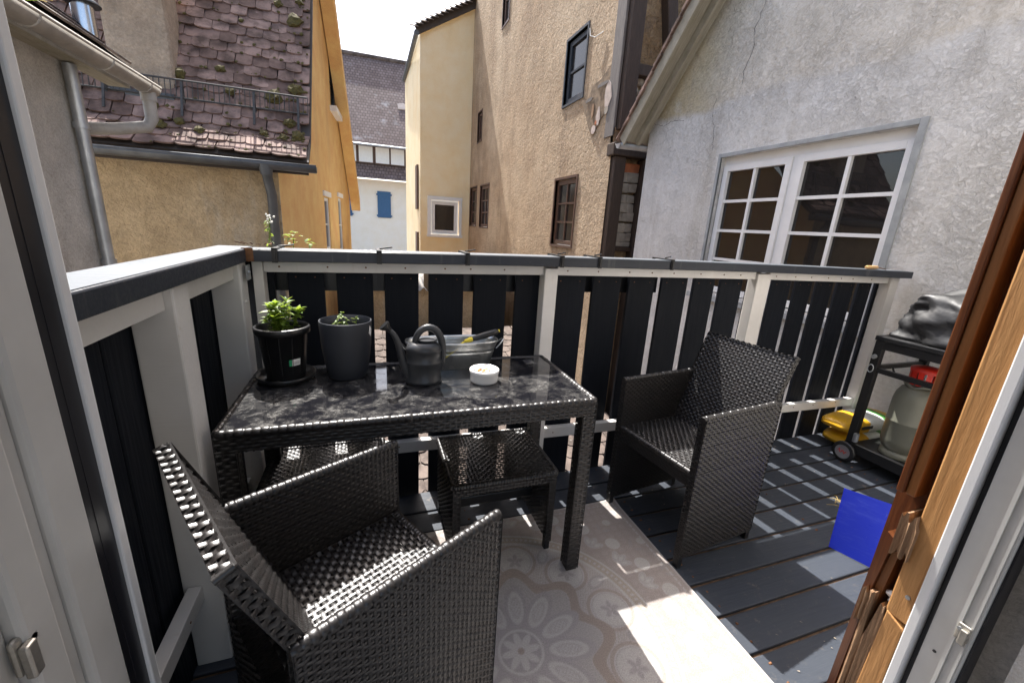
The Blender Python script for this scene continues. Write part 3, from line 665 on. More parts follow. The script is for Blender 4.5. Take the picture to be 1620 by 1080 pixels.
go = g.build('gutter', zinc, hr); sm_ = go.modifiers.new('solid','SOLIDIFY'); sm_.thickness = .006

# ------------------------------------------------------------------ low roofs seen between the slats
sh = thing('lean_to_shed', 'low ochre shed under pale corrugated roof behind the railing', 'shed', (.6,6.6,GZ))
MB().box(-.3,2.6,6.4,9.5,GZ,-.02).build('wall', stucco_ochre, sh)
cv, cfc = [], []; nx = 120
for i in range(nx+1):
    x = -.5+3.3*i/nx; z = .035*math.sin(i/nx*3.3/.15*2*math.pi)
    cv += [(x,6.2,.0+z),(x,9.8,.42+z)]
for i in range(nx): cfc.append((2*i,2*i+2,2*i+3,2*i+1))
cs = MB().add(cv, cfc, True).build('corrugated_roof', corrugated, sh); sm_ = cs.modifiers.new('solid','SOLIDIFY'); sm_.thickness = .012
lt = thing('low_tiled_roof', 'low old tiled roof below the balcony seen between the slats', 'roof', (1.2,3.0,GZ))
MB().box(-.6,2.9,1.2,5.4,GZ,-1.75).build('wall', stucco_left, lt)
lr = MB().prism([(-.8,.9,-1.80),(2.95,.9,-1.80),(2.95,5.6,-.75),(-.8,5.6,-.75)], (0,0,.04)).build('roof', brown_wood, lt)
tm5 = tile_mesh('tile', .19, .34, .02, tile_dark, .05); la = math.atan2(1.05,4.7); rng = random.Random(2); restl = MB()
cnt = 0
for row in range(24):
    for i in range(19):
        x = -.70+i*.2+(.1 if row % 2 else 0); y = .9+row*.195; p = V3(x, y, -1.80+.075+(y-.9)*math.tan(la))
        rot = (la-.06+rng.uniform(-.03,.03), 0, rng.uniform(-.05,.05))
        M_ = Matrix.Translation(p) @ Matrix.Rotation(rot[2],4,'Z') @ Matrix.Rotation(rot[0],4,'X')
        if -.3 < x < 1.7 and cnt < 220: inst('tile', tm5, lr, tuple(p-lt.location), rot); cnt += 1
        else: restl.add([M_ @ v.co for v in tm5.vertices], [tuple(f.vertices) for f in tm5.polygons])
tag(restl.build('roof_tiles', tile_dark, lr), kind='stuff')
#SECTION3
# ------------------------------------------------------------------ the house behind the camera: wall and door frame
ow = thing('own_house_wall', 'pale rendered house wall around the balcony door', 'wall', (1.5,-1.3,0))
MB().box(1.165,3.19,-1.42,-1.16,-.2,3.2).build('wall', stucco_own, ow)
MB().box(-1.6,-.401,-1.42,-1.125,-.2,3.2).build('wall', stucco_own, ow)
MB().box(-.400,1.164,-1.42,-1.16,2.12,3.2).build('lintel', stucco_own, ow)
MB().box(1.135,1.30,-3.6,-1.421,-.1,2.6).build('inner_wall', plaster_in, ow)
MB().box(-.55,-.40,-3.6,-1.421,-.1,2.6).build('inner_wall', plaster_in, ow)
MB().box(-.40,1.135,-3.6,-1.421,2.3,2.4).build('inner_ceiling', plaster_in, ow)
df = thing('door_frame', 'white plastic balcony door frame with splintered brown timber trim', 'door frame', (.4,-1.3,0))
H = 2.1
# right jamb, outside to inside
tr = MB().box(1.100,1.165,-1.187,-1.172,.682,H).build('trim_board', stained, df, bevel=.003)
MB().box(1.106,1.160,-1.207,-1.188,.682,H).build('trim_bead', stained_inner, df, bevel=.003)
lo = MB(); lo.prism([(1.100,-1.172,-.05),(1.100,-1.187,-.05),(1.098,-1.193,.40),(1.098,-1.203,.565),(1.098,-1.186,.575),(1.098,-1.176,.40)], (.06,0,0)); lo.build('trim_board', stained, df)
MB().prism([(1.108,-1.188,-.05),(1.108,-1.204,-.05),(1.108,-1.210,.40),(1.108,-1.217,.55),(1.108,-1.204,.565),(1.108,-1.194,.40)], (.05,0,0)).build('trim_bead', stained_inner, df)
MB().box(1.150,1.1645,-1.232,-1.155,-.05,H).build('recess_board', stained, df)
MB().box(1.094,1.150,-1.275,-1.232,.385,H).build('timber_stud', raw_timber, df, bevel=.004)
MB().prism([(1.091,-1.228,-.05),(1.091,-1.273,-.05),(1.091,-1.274,.372),(1.091,-1.236,.392)], (.055,0,0)).build('timber_stud', raw_timber, df, bevel=.003)
def splinter(name, y0, y1, z0, z1, x0, x1, seed, mat):
    rng = random.Random(seed); mb = MB(); n = 9; ring0, ring1 = [], []
    for i in range(n+1):
        t = i/n; y = y0+(y1-y0)*t
        ring1.append((y, z1-rng.uniform(0,.35)*(z1-z0)*abs(math.sin(t*7+seed)))); ring0.append((y, z0+rng.uniform(0,.22)*(z1-z0)))
    v, f = [], []
    for i in range(n+1):
        d = rng.uniform(0,.010)
        v += [(x0+d,ring0[i][0],ring0[i][1]),(x0+d*.4,ring1[i][0],ring1[i][1]),(x1,ring1[i][0],ring1[i][1]),(x1,ring0[i][0],ring0[i][1])]
    for i in range(n):
        a, b = 4*i, 4*i+4; f += [(a,a+1,b+1,b),(a+1,a+2,b+2,b+1),(a+2,a+3,b+3,b+2),(a+3,a,b,b+3)]
    f += [(0,3,2,1),(4*n,4*n+1,4*n+2,4*n+3)]
    return mb.add(v, f).build(name, mat, df)
splinter('splintered_block', -1.206,-1.240,.53,.655,1.080,1.15,4, torn_wood)
splinter('splintered_block', -1.196,-1.236,-.05,.40,1.090,1.15,8, torn_wood)
splinter('splintered_block', -1.182,-1.208,.30,.415,1.086,1.13,12, torn_wood)
MB().add(*blob((1.12,-1.222,.415), .014, 3, .7, 1)).build('plaster_crumb', label_white, df); MB().add(*blob((1.115,-1.232,.405), .009, 5, .7, 1)).build('plaster_crumb', label_white, df)
MB().tube([(1.0945,-1.262,.455),(1.0905,-1.262,.455)], .005, 10).build('screw', zinc, df)
MB().box(1.088,1.150,-1.296,-1.276,-.05,H).build('outer_lip', pvc, df, bevel=.003)
MB().box(1.112,1.150,-1.308,-1.2965,-.05,H).build('seal', seal, df)
fr = MB().box(1.098,1.150,-1.372,-1.3085,-.05,H).build('frame', pvc_grey, df, bevel=.003)
MB().box(1.093,1.0975,-1.350,-1.344,-.05,H).build('ridge', pvc_grey, df); MB().box(1.094,1.0975,-1.368,-1.364,-.05,H).build('ridge', pvc_grey, df)
MB().box(1.106,1.150,-1.376,-1.3725,-.05,H).build('joint', seal, df)
def keep(x, y, z, sgn):
    k = MB(); k.box(min(x,x+sgn*.006),max(x,x+sgn*.006),y-.011,y+.011,z-.020,z+.020); k = k.build('striker', keep_metal, df, bevel=.003)
    MB().box(min(x+sgn*.006,x+sgn*.014),max(x+sgn*.006,x+sgn*.014),y-.010,y+.002,z-.024,z+.012).build('lip', keep_metal, k, bevel=.002)
    MB().tube([(x+sgn*.006,y+.006,z+.008),(x+sgn*.009,y+.006,z+.008)], .004, 8).build('screw', zinc, k)
keep(1.094,-1.358,.463,-1)
MB().tube([(1.0985,-1.330,.375),(1.0965,-1.330,.375)], .0035, 8).build('screw_hole', seal, df)
# left jamb
MB().box(-.40,-.3695,-1.126,-1.111,-.05,H).build('outer_lip', pvc, df, bevel=.002)
MB().box(-.40,-.374,-1.163,-1.1265,-.05,H).build('seal', seal, df)
MB().box(-.376,-.3735,-1.150,-1.144,-.05,H).build('seal', seal, df)
MB().box(-.40,-.370,-1.215,-1.1635,-.05,H).build('frame', pvc_grey, df, bevel=.006)
MB().box(-.40,-.377,-1.236,-1.2155,-.05,H).build('frame', pvc_grey, df, bevel=.003)
MB().box(-.40,-.369,-1.275,-1.2365,-.05,H).build('frame', pvc_grey, df, bevel=.005)
MB().box(-.40,-.380,-1.315,-1.2755,-.05,H).build('frame', pvc_grey, df, bevel=.003)
MB().box(-.40,-.366,-1.43,-1.3155,-.05,H).build('frame', pvc_grey, df, bevel=.003)
keep(-.378,-1.272,.838,1)
MB().box(-.365,1.085,-1.40,-1.17,-.05,-.006).build('threshold', pvc_grey, df)

# ------------------------------------------------------------------ railing along the far side
CX = -.068; fx = lambda x: CX+(x-CX)*(1.672+.055)/(1.672+.03)
rf_ = thing('balcony_railing', 'far balcony railing of dark slats, white posts and a grey handrail', 'railing', (1.3,0,0))
hog = lambda x: .014*(1-((x-1.3)/1.85)**2)
hv, hf = [], []; K = 14
for i in range(K+1):
    x = -.462+(3.115+.462)*i/K; z = hog(x)
    hv += [(x,-.048,1.064+z),(x,.058,1.064+z),(x,.058,1.104+z),(x,-.048,1.104+z)]
for i in range(K):
    a = 4*i; b = a+4; hf += [(a,b,b+1,a+1),(a+1,b+1,b+2,a+2),(a+2,b+2,b+3,a+3),(a+3,b+3,b,a)]
hf += [(0,1,2,3),(4*K,4*K+3,4*K+2,4*K+1)]
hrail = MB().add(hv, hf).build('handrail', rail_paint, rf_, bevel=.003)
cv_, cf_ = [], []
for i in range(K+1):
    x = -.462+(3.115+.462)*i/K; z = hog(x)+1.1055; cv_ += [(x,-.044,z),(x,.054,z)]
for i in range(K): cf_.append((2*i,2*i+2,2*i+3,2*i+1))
MB().add(cv_, cf_).build('glare_top', glare_paint, hrail)  # thin pale sheet over the rail, its colour stands in for glare
posts = [(.655,.718),(1.888,1.982),(2.985,3.062)]
for a, b in posts: MB().box(a,b,-.016,.046,.0,1.066).build('post', white_paint, rf_, bevel=.004)
MB().box(-.458,-.425,-.012,.046,.0,1.063).build('post', white_paint, rf_, bevel=.003)
segs = [(-.424,.654),(.719,1.887),(1.983,2.984)]
for a, b in segs:
    za, zb = hog(a)*.9, hog(b)*.9
    bt = MB().prism([(a,-.002,1.024+za),(b,-.002,1.024+zb),(b,-.002,1.063+zb),(a,-.002,1.063+za)], (0,.030,0)).build('top_batten', white_paint, rf_, bevel=.002)
    x = a+.05
    while x < b-.03:
        MB().tube([(x,-.0022,1.044+hog(x)*.9),(x,-.0042,1.044+hog(x)*.9)], .0035, 8).build('screw', rust, bt); x += random.uniform(.10,.17)
    zl, zr = .272-.013*(a+.4), .272-.013*(b+.4)
    lb = MB().prism([(a,-.004,zl-.026),(b,-.004,zr-.026),(b,-.004,zr+.026),(a,-.004,zl+.026)], (0,.032,0)).build('lower_rail', white_paint, rf_, bevel=.002)
    x = a+.05
    while x < b-.03:
        MB().tube([(x,-.0042,zl),(x,-.0062,zl)], .003, 8).build('screw', rust, lb); x += random.uniform(.14,.22)
gaps = [-.378,-.212,-.037,.138,.325,.514,.70,.899,1.093,1.284,1.485,1.662,1.853,2.03,2.213,2.381,2.556,2.743,2.90]
GW = .043; edges = [(-.50, fx(gaps[0])-GW/2)]+[(fx(a)+GW/2, fx(b)-GW/2) for a, b in zip(gaps, gaps[1:])]+[(fx(gaps[-1])+GW/2, 3.13)]
for a, b in edges:
    t = random.uniform(-.003,.003)
    MB().prism([(a+t,.047,-.09),(b+t,.047,-.09),(b-t,.047,1.062),(a-t,.047,1.062)], (0,.018,0)).build('slat', slat_paint, rf_, bevel=.003)
    for xs in (a+.03, b-.03): MB().tube([(xs,.0465,1.004),(xs,.0455,1.004)], .003, 6).build('screw', rust, rf_)
br = MB(); br.box(-.4615,-.4585,-.075,-.030,1.005,1.055)
br = br.build('angle_bracket', zinc, rf_); MB().tube([(-.4584,-.052,1.03),(-.4545,-.052,1.03)], .008, 6).build('bolt', zinc, br)
MB().box(-.475,-.440,-.0495,-.0485,1.066,1.112).build('joint_strip', rust, rf_)
cr_ = MB()
for i in range(7):
    a = V3(-.47+.012*i,-.02,1.122); cr_.beam(a, a+V3(random.uniform(-.03,.02),random.uniform(-.03,.02),random.uniform(-.002,.012)), .004,.002)
cr_.build('peeling_strip', rust, rf_)

# ------------------------------------------------------------------ railing along the left side
rl_ = thing('balcony_railing', 'left balcony railing with wide white posts, nearest the open door', 'railing', (-.52,-.6,0))
lh = MB().box(-.572,-.463,-1.155,.058,1.064,1.108).build('handrail', rail_paint, rl_, bevel=.004); MB().add([(-.567,-1.15,1.1093),(-.468,-1.15,1.1093),(-.468,.054,1.1093),(-.567,.054,1.1093)], [(0,1,2,3)]).build('glare_top', glare_paint, lh)  # left rail top carries the same painted glare sheet
for y0, y1 in ((-.60,-.515),(-.10,-.016)): MB().box(-.560,-.474,y0,y1,.0 if y0 < -.3 else .0,1.063).build('post', white_paint, rl_, bevel=.005)
for y0, y1 in ((-1.15,-.601),(-.514,-.101)):
    MB().box(-.520,-.492,y0,y1,1.012,1.063).build('top_batten', white_paint, rl_, bevel=.002)
    b_ = MB().box(-.548,-.515,y0,y1,.225,.272).build('lower_rail', white_paint, rl_, bevel=.002)
    for k in range(3):
        y = y0+(y1-y0)*(k+.5)/3; MB().tube([(-.514,y,.25),(-.5125,y,.25)], .003, 6).build('screw', rust, b_)
y = .05
while y > -1.15:
    yb = max(y-random.uniform(.125,.15), -1.16)
    MB().box(-.586,-.563,yb,y,-.09,1.062).build('slat', slat_paint, rl_, bevel=.003); y = yb-random.choice((.008,.012,.02))
MB().tube([(-.474,-.06,.93),(-.471,-.06,.93)], .008, 10).build('bolt_cap', white_paint, rl_)

# ------------------------------------------------------------------ planter boxes hung outside, with brackets
def planter(x0, x1, brs, label):
    p = thing('planter_box', label, 'planter', ((x0+x1)/2,.17,.95), 0, 'planter boxes hung outside the railing')
    mb = MB(); mb.box(x0,x1,.095,.105,.945,1.06); mb.box(x0,x1,.235,.245,.945,1.06); mb.box(x0,x0+.01,.105,.235,.945,1.06); mb.box(x1-.01,x1,.105,.235,.945,1.06); mb.box(x0+.01,x1-.01,.105,.235,.946,.956)
    mb.build('box', black_plastic, p); MB().box(x0+.011,x1-.011,.106,.234,.957,1.035).build('soil', soil, p)
    for x in brs:
        z = hog(x); b = MB()
        b.box(x-.009,x+.009,-.0535,-.0495,1.062+z,1.110+z); b.box(x-.009,x+.009,-.0535,.094,1.1075+z,1.1115+z); b.box(x-.009,x+.009,.0895,.0935,.955,1.1075+z)
        b.tube([(x+.004,.01,1.114+z),(x+.05,.03,1.120+z)], .003, 6); b.obox((x,-.056,1.085+z),(.004,0,0),(0,.0025,0),(0,0,.018))
        b.build('bracket', black_metal, p)
    return p
planter(-.455,.105,(-.376,-.033),'short black planter box behind the corner of the railing, with white flower')
planter(.165,1.335,(.301,.715,.90,1.291),'long black planter box hung behind the middle of the railing')
def leaf_mesh(name, ln, wd, mat, curl=.25):
    mb = MB(); v, f = [], []; n = 5
    for i in range(n):
        t = i/(n-1); ww = wd*math.sin(math.pi*min(1, .12+.88*t)**.8)*.5 if 0 < i < n-1 else .0006
        z = -curl*ln*t*t; v += [(-ww,t*ln,z+ww*.35),(0,t*ln,z),(ww,t*ln,z+ww*.35)]
    for i in range(n-1): a = 3*i; f += [(a,a+1,a+4,a+3),(a+1,a+2,a+5,a+4)]
    me = bpy.data.meshes.new(name); me.from_pydata(v, [], f); me.polygons.foreach_set('use_smooth', [True]*len(f)); me.materials.append(mat); return me
lm_big = leaf_mesh('leaf', .036, .019, leaf_green); lm_small = leaf_mesh('leaf', .020, .013, leaf_pale); lm_tall = leaf_mesh('leaf', .028, .012, leaf_pale)
fp = thing('flowering_weed', 'thin weed with white flower tip rising above the handrail', 'plant', (-.428,.16,1.03)); rng = random.Random(8); sm = MB()
sm.tube([(-.428,.16,1.03),(-.430,.16,1.12),(-.421,.16,1.21)], .002, 5); sm.build('stem', leaf_pale, fp)
for i in range(26):
    z = .05+.13*i/26; a = rng.uniform(0,6.28); inst('leaf', lm_tall, fp, (0,0,z), (rng.uniform(-.5,.5),0,a), (rng.uniform(.5,.9),)*3)
pm = MB()
for i in range(16):
    v_, f_ = blob((-.422+rng.gauss(0,.006),.16+rng.gauss(0,.005),1.205+rng.uniform(-.015,.018)), .0042, i, 1, 1); pm.add(v_, f_)
pm.build('blossom', petal_white, fp)
for k, (x, z, lab) in enumerate(((-.35,1.14,'round leaved sprout beside the white flowering weed'),(-.293,1.115,'smallest yellow-green sprout above the handrail'))):
    sp = thing('sprout', lab, 'plant', (x,.16,1.03)); MB().tube([(x,.16,1.03),(x+.004,.16,z)], .0018, 5).build('stem', leaf_pale, sp)
    for i in range(14 if k == 0 else 6):
        inst('leaf', lm_small, sp, (rng.gauss(0,.010),rng.gauss(0,.01),z-1.03+rng.uniform(-.03,.02)), (rng.uniform(-.6,.9),0,rng.uniform(0,6.28)), (rng.uniform(.8,1.3),)*3)

# ------------------------------------------------------------------ wicker furniture
def weave(mb, O, U, Vv, wd, ht, pitch=.0096, p=.0125, rw=.0086, amp=.0021, warp=.005):
    O, U, Vv = Vector(O), Vector(U).normalized(), Vector(Vv).normalized(); Nn = U.cross(Vv)
    rows = max(1, int(ht/pitch)); pitch = ht/rows; k = max(2, int(round(wd/p))); p = wd/k; ns = 2*k+1
    wr = random.Random(rows*31+k)
    for i in range(rows):
        vs_, fs = [], []; ja, jv, jr = wr.uniform(.75,1.2), wr.uniform(-.0009,.0009), wr.uniform(.9,1.04)
        for j in range(ns):
            h = ja*amp*math.cos(math.pi*(j*.5)+math.pi*i); c = O+U*(j*p/2)+Vv*(pitch*(i+.5)+jv+wr.gauss(0,.00035))+Nn*(h+wr.gauss(0,.00025))
            ww = Vv*rw*.5*jr*(1.0 if j % 2 == 0 else .9)
            vs_ += [c-ww-Nn*(h*.3+rw*.17), c, c+ww-Nn*(h*.3+rw*.17)]
        for j in range(ns-1): a = 3*j; fs += [(a,a+3,a+4,a+1),(a+1,a+4,a+5,a+2)]
        mb.add(vs_, fs, True)
    for j in range(k+1):
        c = O+U*(j*p); mb.add([c-U*warp/2, c+U*warp/2, c+U*warp/2+Vv*ht, c-U*warp/2+Vv*ht], [(0,1,2,3)])
def binding(mb, pts, r=.014, step=.0105, n=8, sq=1.0):
    pts = [Vector(p) for p in pts]; P, Rr = [], []
    for a, b in zip(pts, pts[1:]):
        L = (b-a).length; k = max(1, int(round(L/step)))
        for i in range(k):
            for t, rr in ((0.02,.90),(.22,1.0),(.78,1.0),(.98,.90)):
                P.append(a+(b-a)*((i+t)/k)); Rr.append(r*rr*(1+.04*((i*7) % 3-1)))
    mb.tube(P, Rr, n)
def wk(o): return tag(o, kind='stuff')
def make_chair():
    t = thing('wicker_armchair', 'x', 'armchair', (0,0,0), 0, 'dark wicker armchairs')
    D, W, AH, th = .214, .215, .636, .024
    for s in (-1, 1):
        yo, yi = s*W, s*(W-th); m_ = MB()
        weave(m_, (-D,yo,.045), (1,0,0), (0,0,1), 2*D, AH-.055)
        weave(m_, (-D,yi,.045), (1,0,0), (0,0,1), 2*D, AH-.055)
        weave(m_, (D+.001,yi,.045), (0,s,0), (0,0,1), th, AH-.055, p=.013); weave(m_, (-D-.001,yi,.045), (0,s,0), (0,0,1), th, AH-.055, p=.013)
        ap_ = wk(m_.build('arm_panel', wicker, t, recalc=False))
        b = MB(); ym = (yo+yi)/2; binding(b, [(-D-.003,ym,AH-.012),(D+.003,ym,AH-.012)], .0125, .014); b.build('edge_binding', wicker, ap_)
        b = MB(); binding(b, [(-D,ym,.045),(D,ym,.045)], .013); b.build('edge_binding', wicker, ap_)
        MB().box(-D+.004,D-.004,min(yo,yi)+.008,max(yo,yi)-.008,.05,AH-.02).build('frame', wicker_dark, ap_)
        for x in (-D+.012, D-.012): MB().box(x-.012,x+.012,ym-.012,ym+.012,.0,.05).build('leg', black_plastic, t, bevel=.002)
    wi = W-th-.002
    m_ = MB(); weave(m_, (.200,-wi,.410), (0,1,0), (-1,0,0), 2*wi, .385, pitch=.0130, p=.0155, rw=.0122, amp=.0026); se = wk(m_.build('seat', wicker, t, recalc=False))
    b = MB(); binding(b, [(D-.012,-wi,.402),(D-.012,wi,.402)], .013); b.build('edge_binding', wicker, se)
    m_ = MB(); weave(m_, (D-.004,-wi,.345), (0,1,0), (0,0,1), 2*wi, .05); wk(m_.build('front_apron', wicker, t, recalc=False))
    MB().box(D-.03,D-.006,-wi,wi,.345,.395).build('seat_frame', wicker_dark, t); MB().box(-.19,D-.03,-wi,-wi+.02,.37,.40).build('seat_frame', wicker_dark, t); MB().box(-.19,D-.03,wi-.02,wi,.37,.40).build('seat_frame', wicker_dark, t)
    # leaning back
    b0, b1 = V3(-.108,0,.405), V3(-.266,0,.806); up_ = (b1-b0); L = up_.length; up_.normalize(); nb = V3(up_.z,0,-up_.x)
    m_ = MB(); weave(m_, b0-V3(0,.198,0), (0,1,0), up_, .396, L, pitch=.0112, p=.0135, rw=.0104, amp=.0024); weave(m_, b0-V3(0,.198,0)-nb*.018, (0,1,0), up_, .396, L, pitch=.0112, p=.0135, rw=.0104)
    weave(m_, V3(-.213,-.19,.06), (0,1,0), (0,0,1), .38, .30)
    bk = wk(m_.build('backrest', wicker, t, recalc=False))
    b = MB(); q0, q1 = b0-nb*.009, b1-nb*.009
    tk = .023
    for s_ in (-1, 1):
        weave(b, b0+up_*.0+V3(0,s_*.201,0)+nb*.004, -nb*s_ if s_ > 0 else -nb, up_, tk, L, pitch=.0125, p=.013, rw=.0118, amp=.0034)
    weave(b, b1+V3(0,-.199,0)+nb*.004+up_*.001, -nb, (0,1,0), tk, .398, pitch=.0125, p=.013, rw=.0118, amp=.0034)
    for s_ in (-1, 1): b.tube([b1+V3(0,s_*.198,0)+nb*.003, b1+V3(0,s_*.198,0)-nb*.022], .0055, 8)
    b.build('edge_binding', wicker, bk, recalc=False)
    m2 = MB(); m2.obox((q0+q1)/2, V3(0,.19,0), up_*(L/2-.01), nb*.005); m2.build('frame', wicker_dark, bk)
    return t
ch1 = make_chair()
ch1.location = (-.105,-.875,0); ch1.rotation_euler = (0,0,R(29)); ch1['label'] = 'dark wicker armchair in front, its back to the left railing'
ch2 = copy_tree(ch1); ch2.location = (1.197,-.437,0); ch2.rotation_euler = (0,0,R(187.5)); ch2['label'] = 'dark wicker armchair on the bare deck, turned towards the glass table'

def make_stool():
    t = thing('wicker_stool', 'x', 'stool', (0,0,0), 0, 'wicker footstools under the table')
    W, D, Ht = .196, .172, .36
    m_ = MB(); weave(m_, (-W+.008,-D+.008,Ht-.006), (1,0,0), (0,1,0), 2*W-.016, 2*D-.016, pitch=.0125, p=.0140, rw=.0116, amp=.0024); tp = wk(m_.build('seat', wicker, t, recalc=False))
    b = MB(); binding(b, [(-W,-D,Ht-.012),(W,-D,Ht-.012),(W,D,Ht-.012),(-W,D,Ht-.012),(-W,-D,Ht-.012)], .012); b.build('edge_binding', wicker, tp)
    MB().box(-W+.004,W-.004,-D+.004,-D+.02,Ht-.045,Ht-.012).build('rail', wicker_dark, t); MB().box(-W+.004,W-.004,D-.02,D-.004,Ht-.045,Ht-.012).build('rail', wicker_dark, t)
    m_ = MB(); weave(m_, (-W,-D-.002,Ht-.05), (1,0,0), (0,0,1), 2*W, .036); wk(m_.build('apron', wicker, t, recalc=False))
    for s in (-1, 1):
        m_ = MB(); weave(m_, (s*W,-D,.06), (0,1,0), (0,0,1), 2*D, Ht-.08); weave(m_, (s*(W-.024),-D,.06), (0,1,0), (0,0,1), 2*D, Ht-.08); weave(m_, (s*W,-D-.001,.04), (-s,0,0), (0,0,1), .024, Ht-.06, p=.012); sp = wk(m_.build('side_panel', wicker, t, recalc=False))
        for y in (-D+.012, D-.012): MB().box(s*(W-.012)-.011,s*(W-.012)+.011,y-.011,y+.011,0,Ht-.02).build('leg', black_plastic, t, bevel=.002)
    MB().box(-W+.024,W-.024,-.016,.016,.145,.185).build('stretcher', black_plastic, t, bevel=.003)
    return t
st1 = make_stool(); st1.location = (.378,-.285,0); st1['label'] = 'wicker footstool standing free under the right half of the table'
st2 = copy_tree(st1); st2.location = (-.238,-.235,0); st2['label'] = 'wicker footstool in the corner, half hidden by the front armchair'

tb = thing('glass_table', 'dark wicker table with stained black glass top along the railing', 'table', (.09,-.335,0))
TX0, TX1, TY0, TY1, TZ = -.450, .634, -.580, -.098, .70
MB().box(TX0+.014,TX1-.014,TY0+.014,TY1-.014,TZ-.010,TZ-.004).build('table_top', table_glass, tb)
b = MB(); r_ = .0115; binding(b, [(TX0+.006,TY0+.006,TZ-.010),(TX1-.006,TY0+.006,TZ-.010)], r_, .020); binding(b, [(TX1-.006,TY0+.006,TZ-.010),(TX1-.006,TY1-.006,TZ-.010)], r_, .020); binding(b, [(TX1-.006,TY1-.006,TZ-.010),(TX0+.006,TY1-.006,TZ-.010)], r_, .020); binding(b, [(TX0+.006,TY1-.006,TZ-.010),(TX0+.006,TY0+.006,TZ-.010)], r_, .020)
b.build('rim_binding', wicker, tb)
m_ = MB()
for O_, U_, L_ in (((TX0,TY0,TZ-.062),(1,0,0),TX1-TX0),((TX1,TY0,TZ-.062),(0,1,0),TY1-TY0),((TX1,TY1,TZ-.062),(-1,0,0),TX1-TX0),((TX0,TY1,TZ-.062),(0,-1,0),TY1-TY0)): weave(m_, O_, U_, (0,0,1), L_, .048, pitch=.0092, p=.017)
wk(m_.build('apron', wicker, tb, recalc=False))
MB().box(TX0+.004,TX1-.004,TY0+.004,TY0+.02,TZ-.06,TZ-.018).build('frame', wicker_dark, tb); MB().box(TX0+.004,TX1-.004,TY1-.02,TY1-.004,TZ-.06,TZ-.018).build('frame', wicker_dark, tb)
MB().box(TX0+.004,TX0+.02,TY0+.02,TY1-.02,TZ-.06,TZ-.018).build('frame', wicker_dark, tb); MB().box(TX1-.02,TX1-.004,TY0+.02,TY1-.02,TZ-.06,TZ-.018).build('frame', wicker_dark, tb)
for x in (TX0, TX1-.046):
    for y in (TY0, TY1-.046):
        m_ = MB(); a_ = .046
        for O_, U_ in (((x,y,.012),(1,0,0)),((x+a_,y,.012),(0,1,0)),((x+a_,y+a_,.012),(-1,0,0)),((x,y+a_,.012),(0,-1,0))): weave(m_, O_, U_, (0,0,1), a_, TZ-.075, pitch=.0105, p=.0155, rw=.0098)
        lg = wk(m_.build('leg', wicker, tb, recalc=False)); MB().box(x+.003,x+a_-.003,y+.003,y+a_-.003,.0,TZ-.06).build('core', wicker_dark, lg)

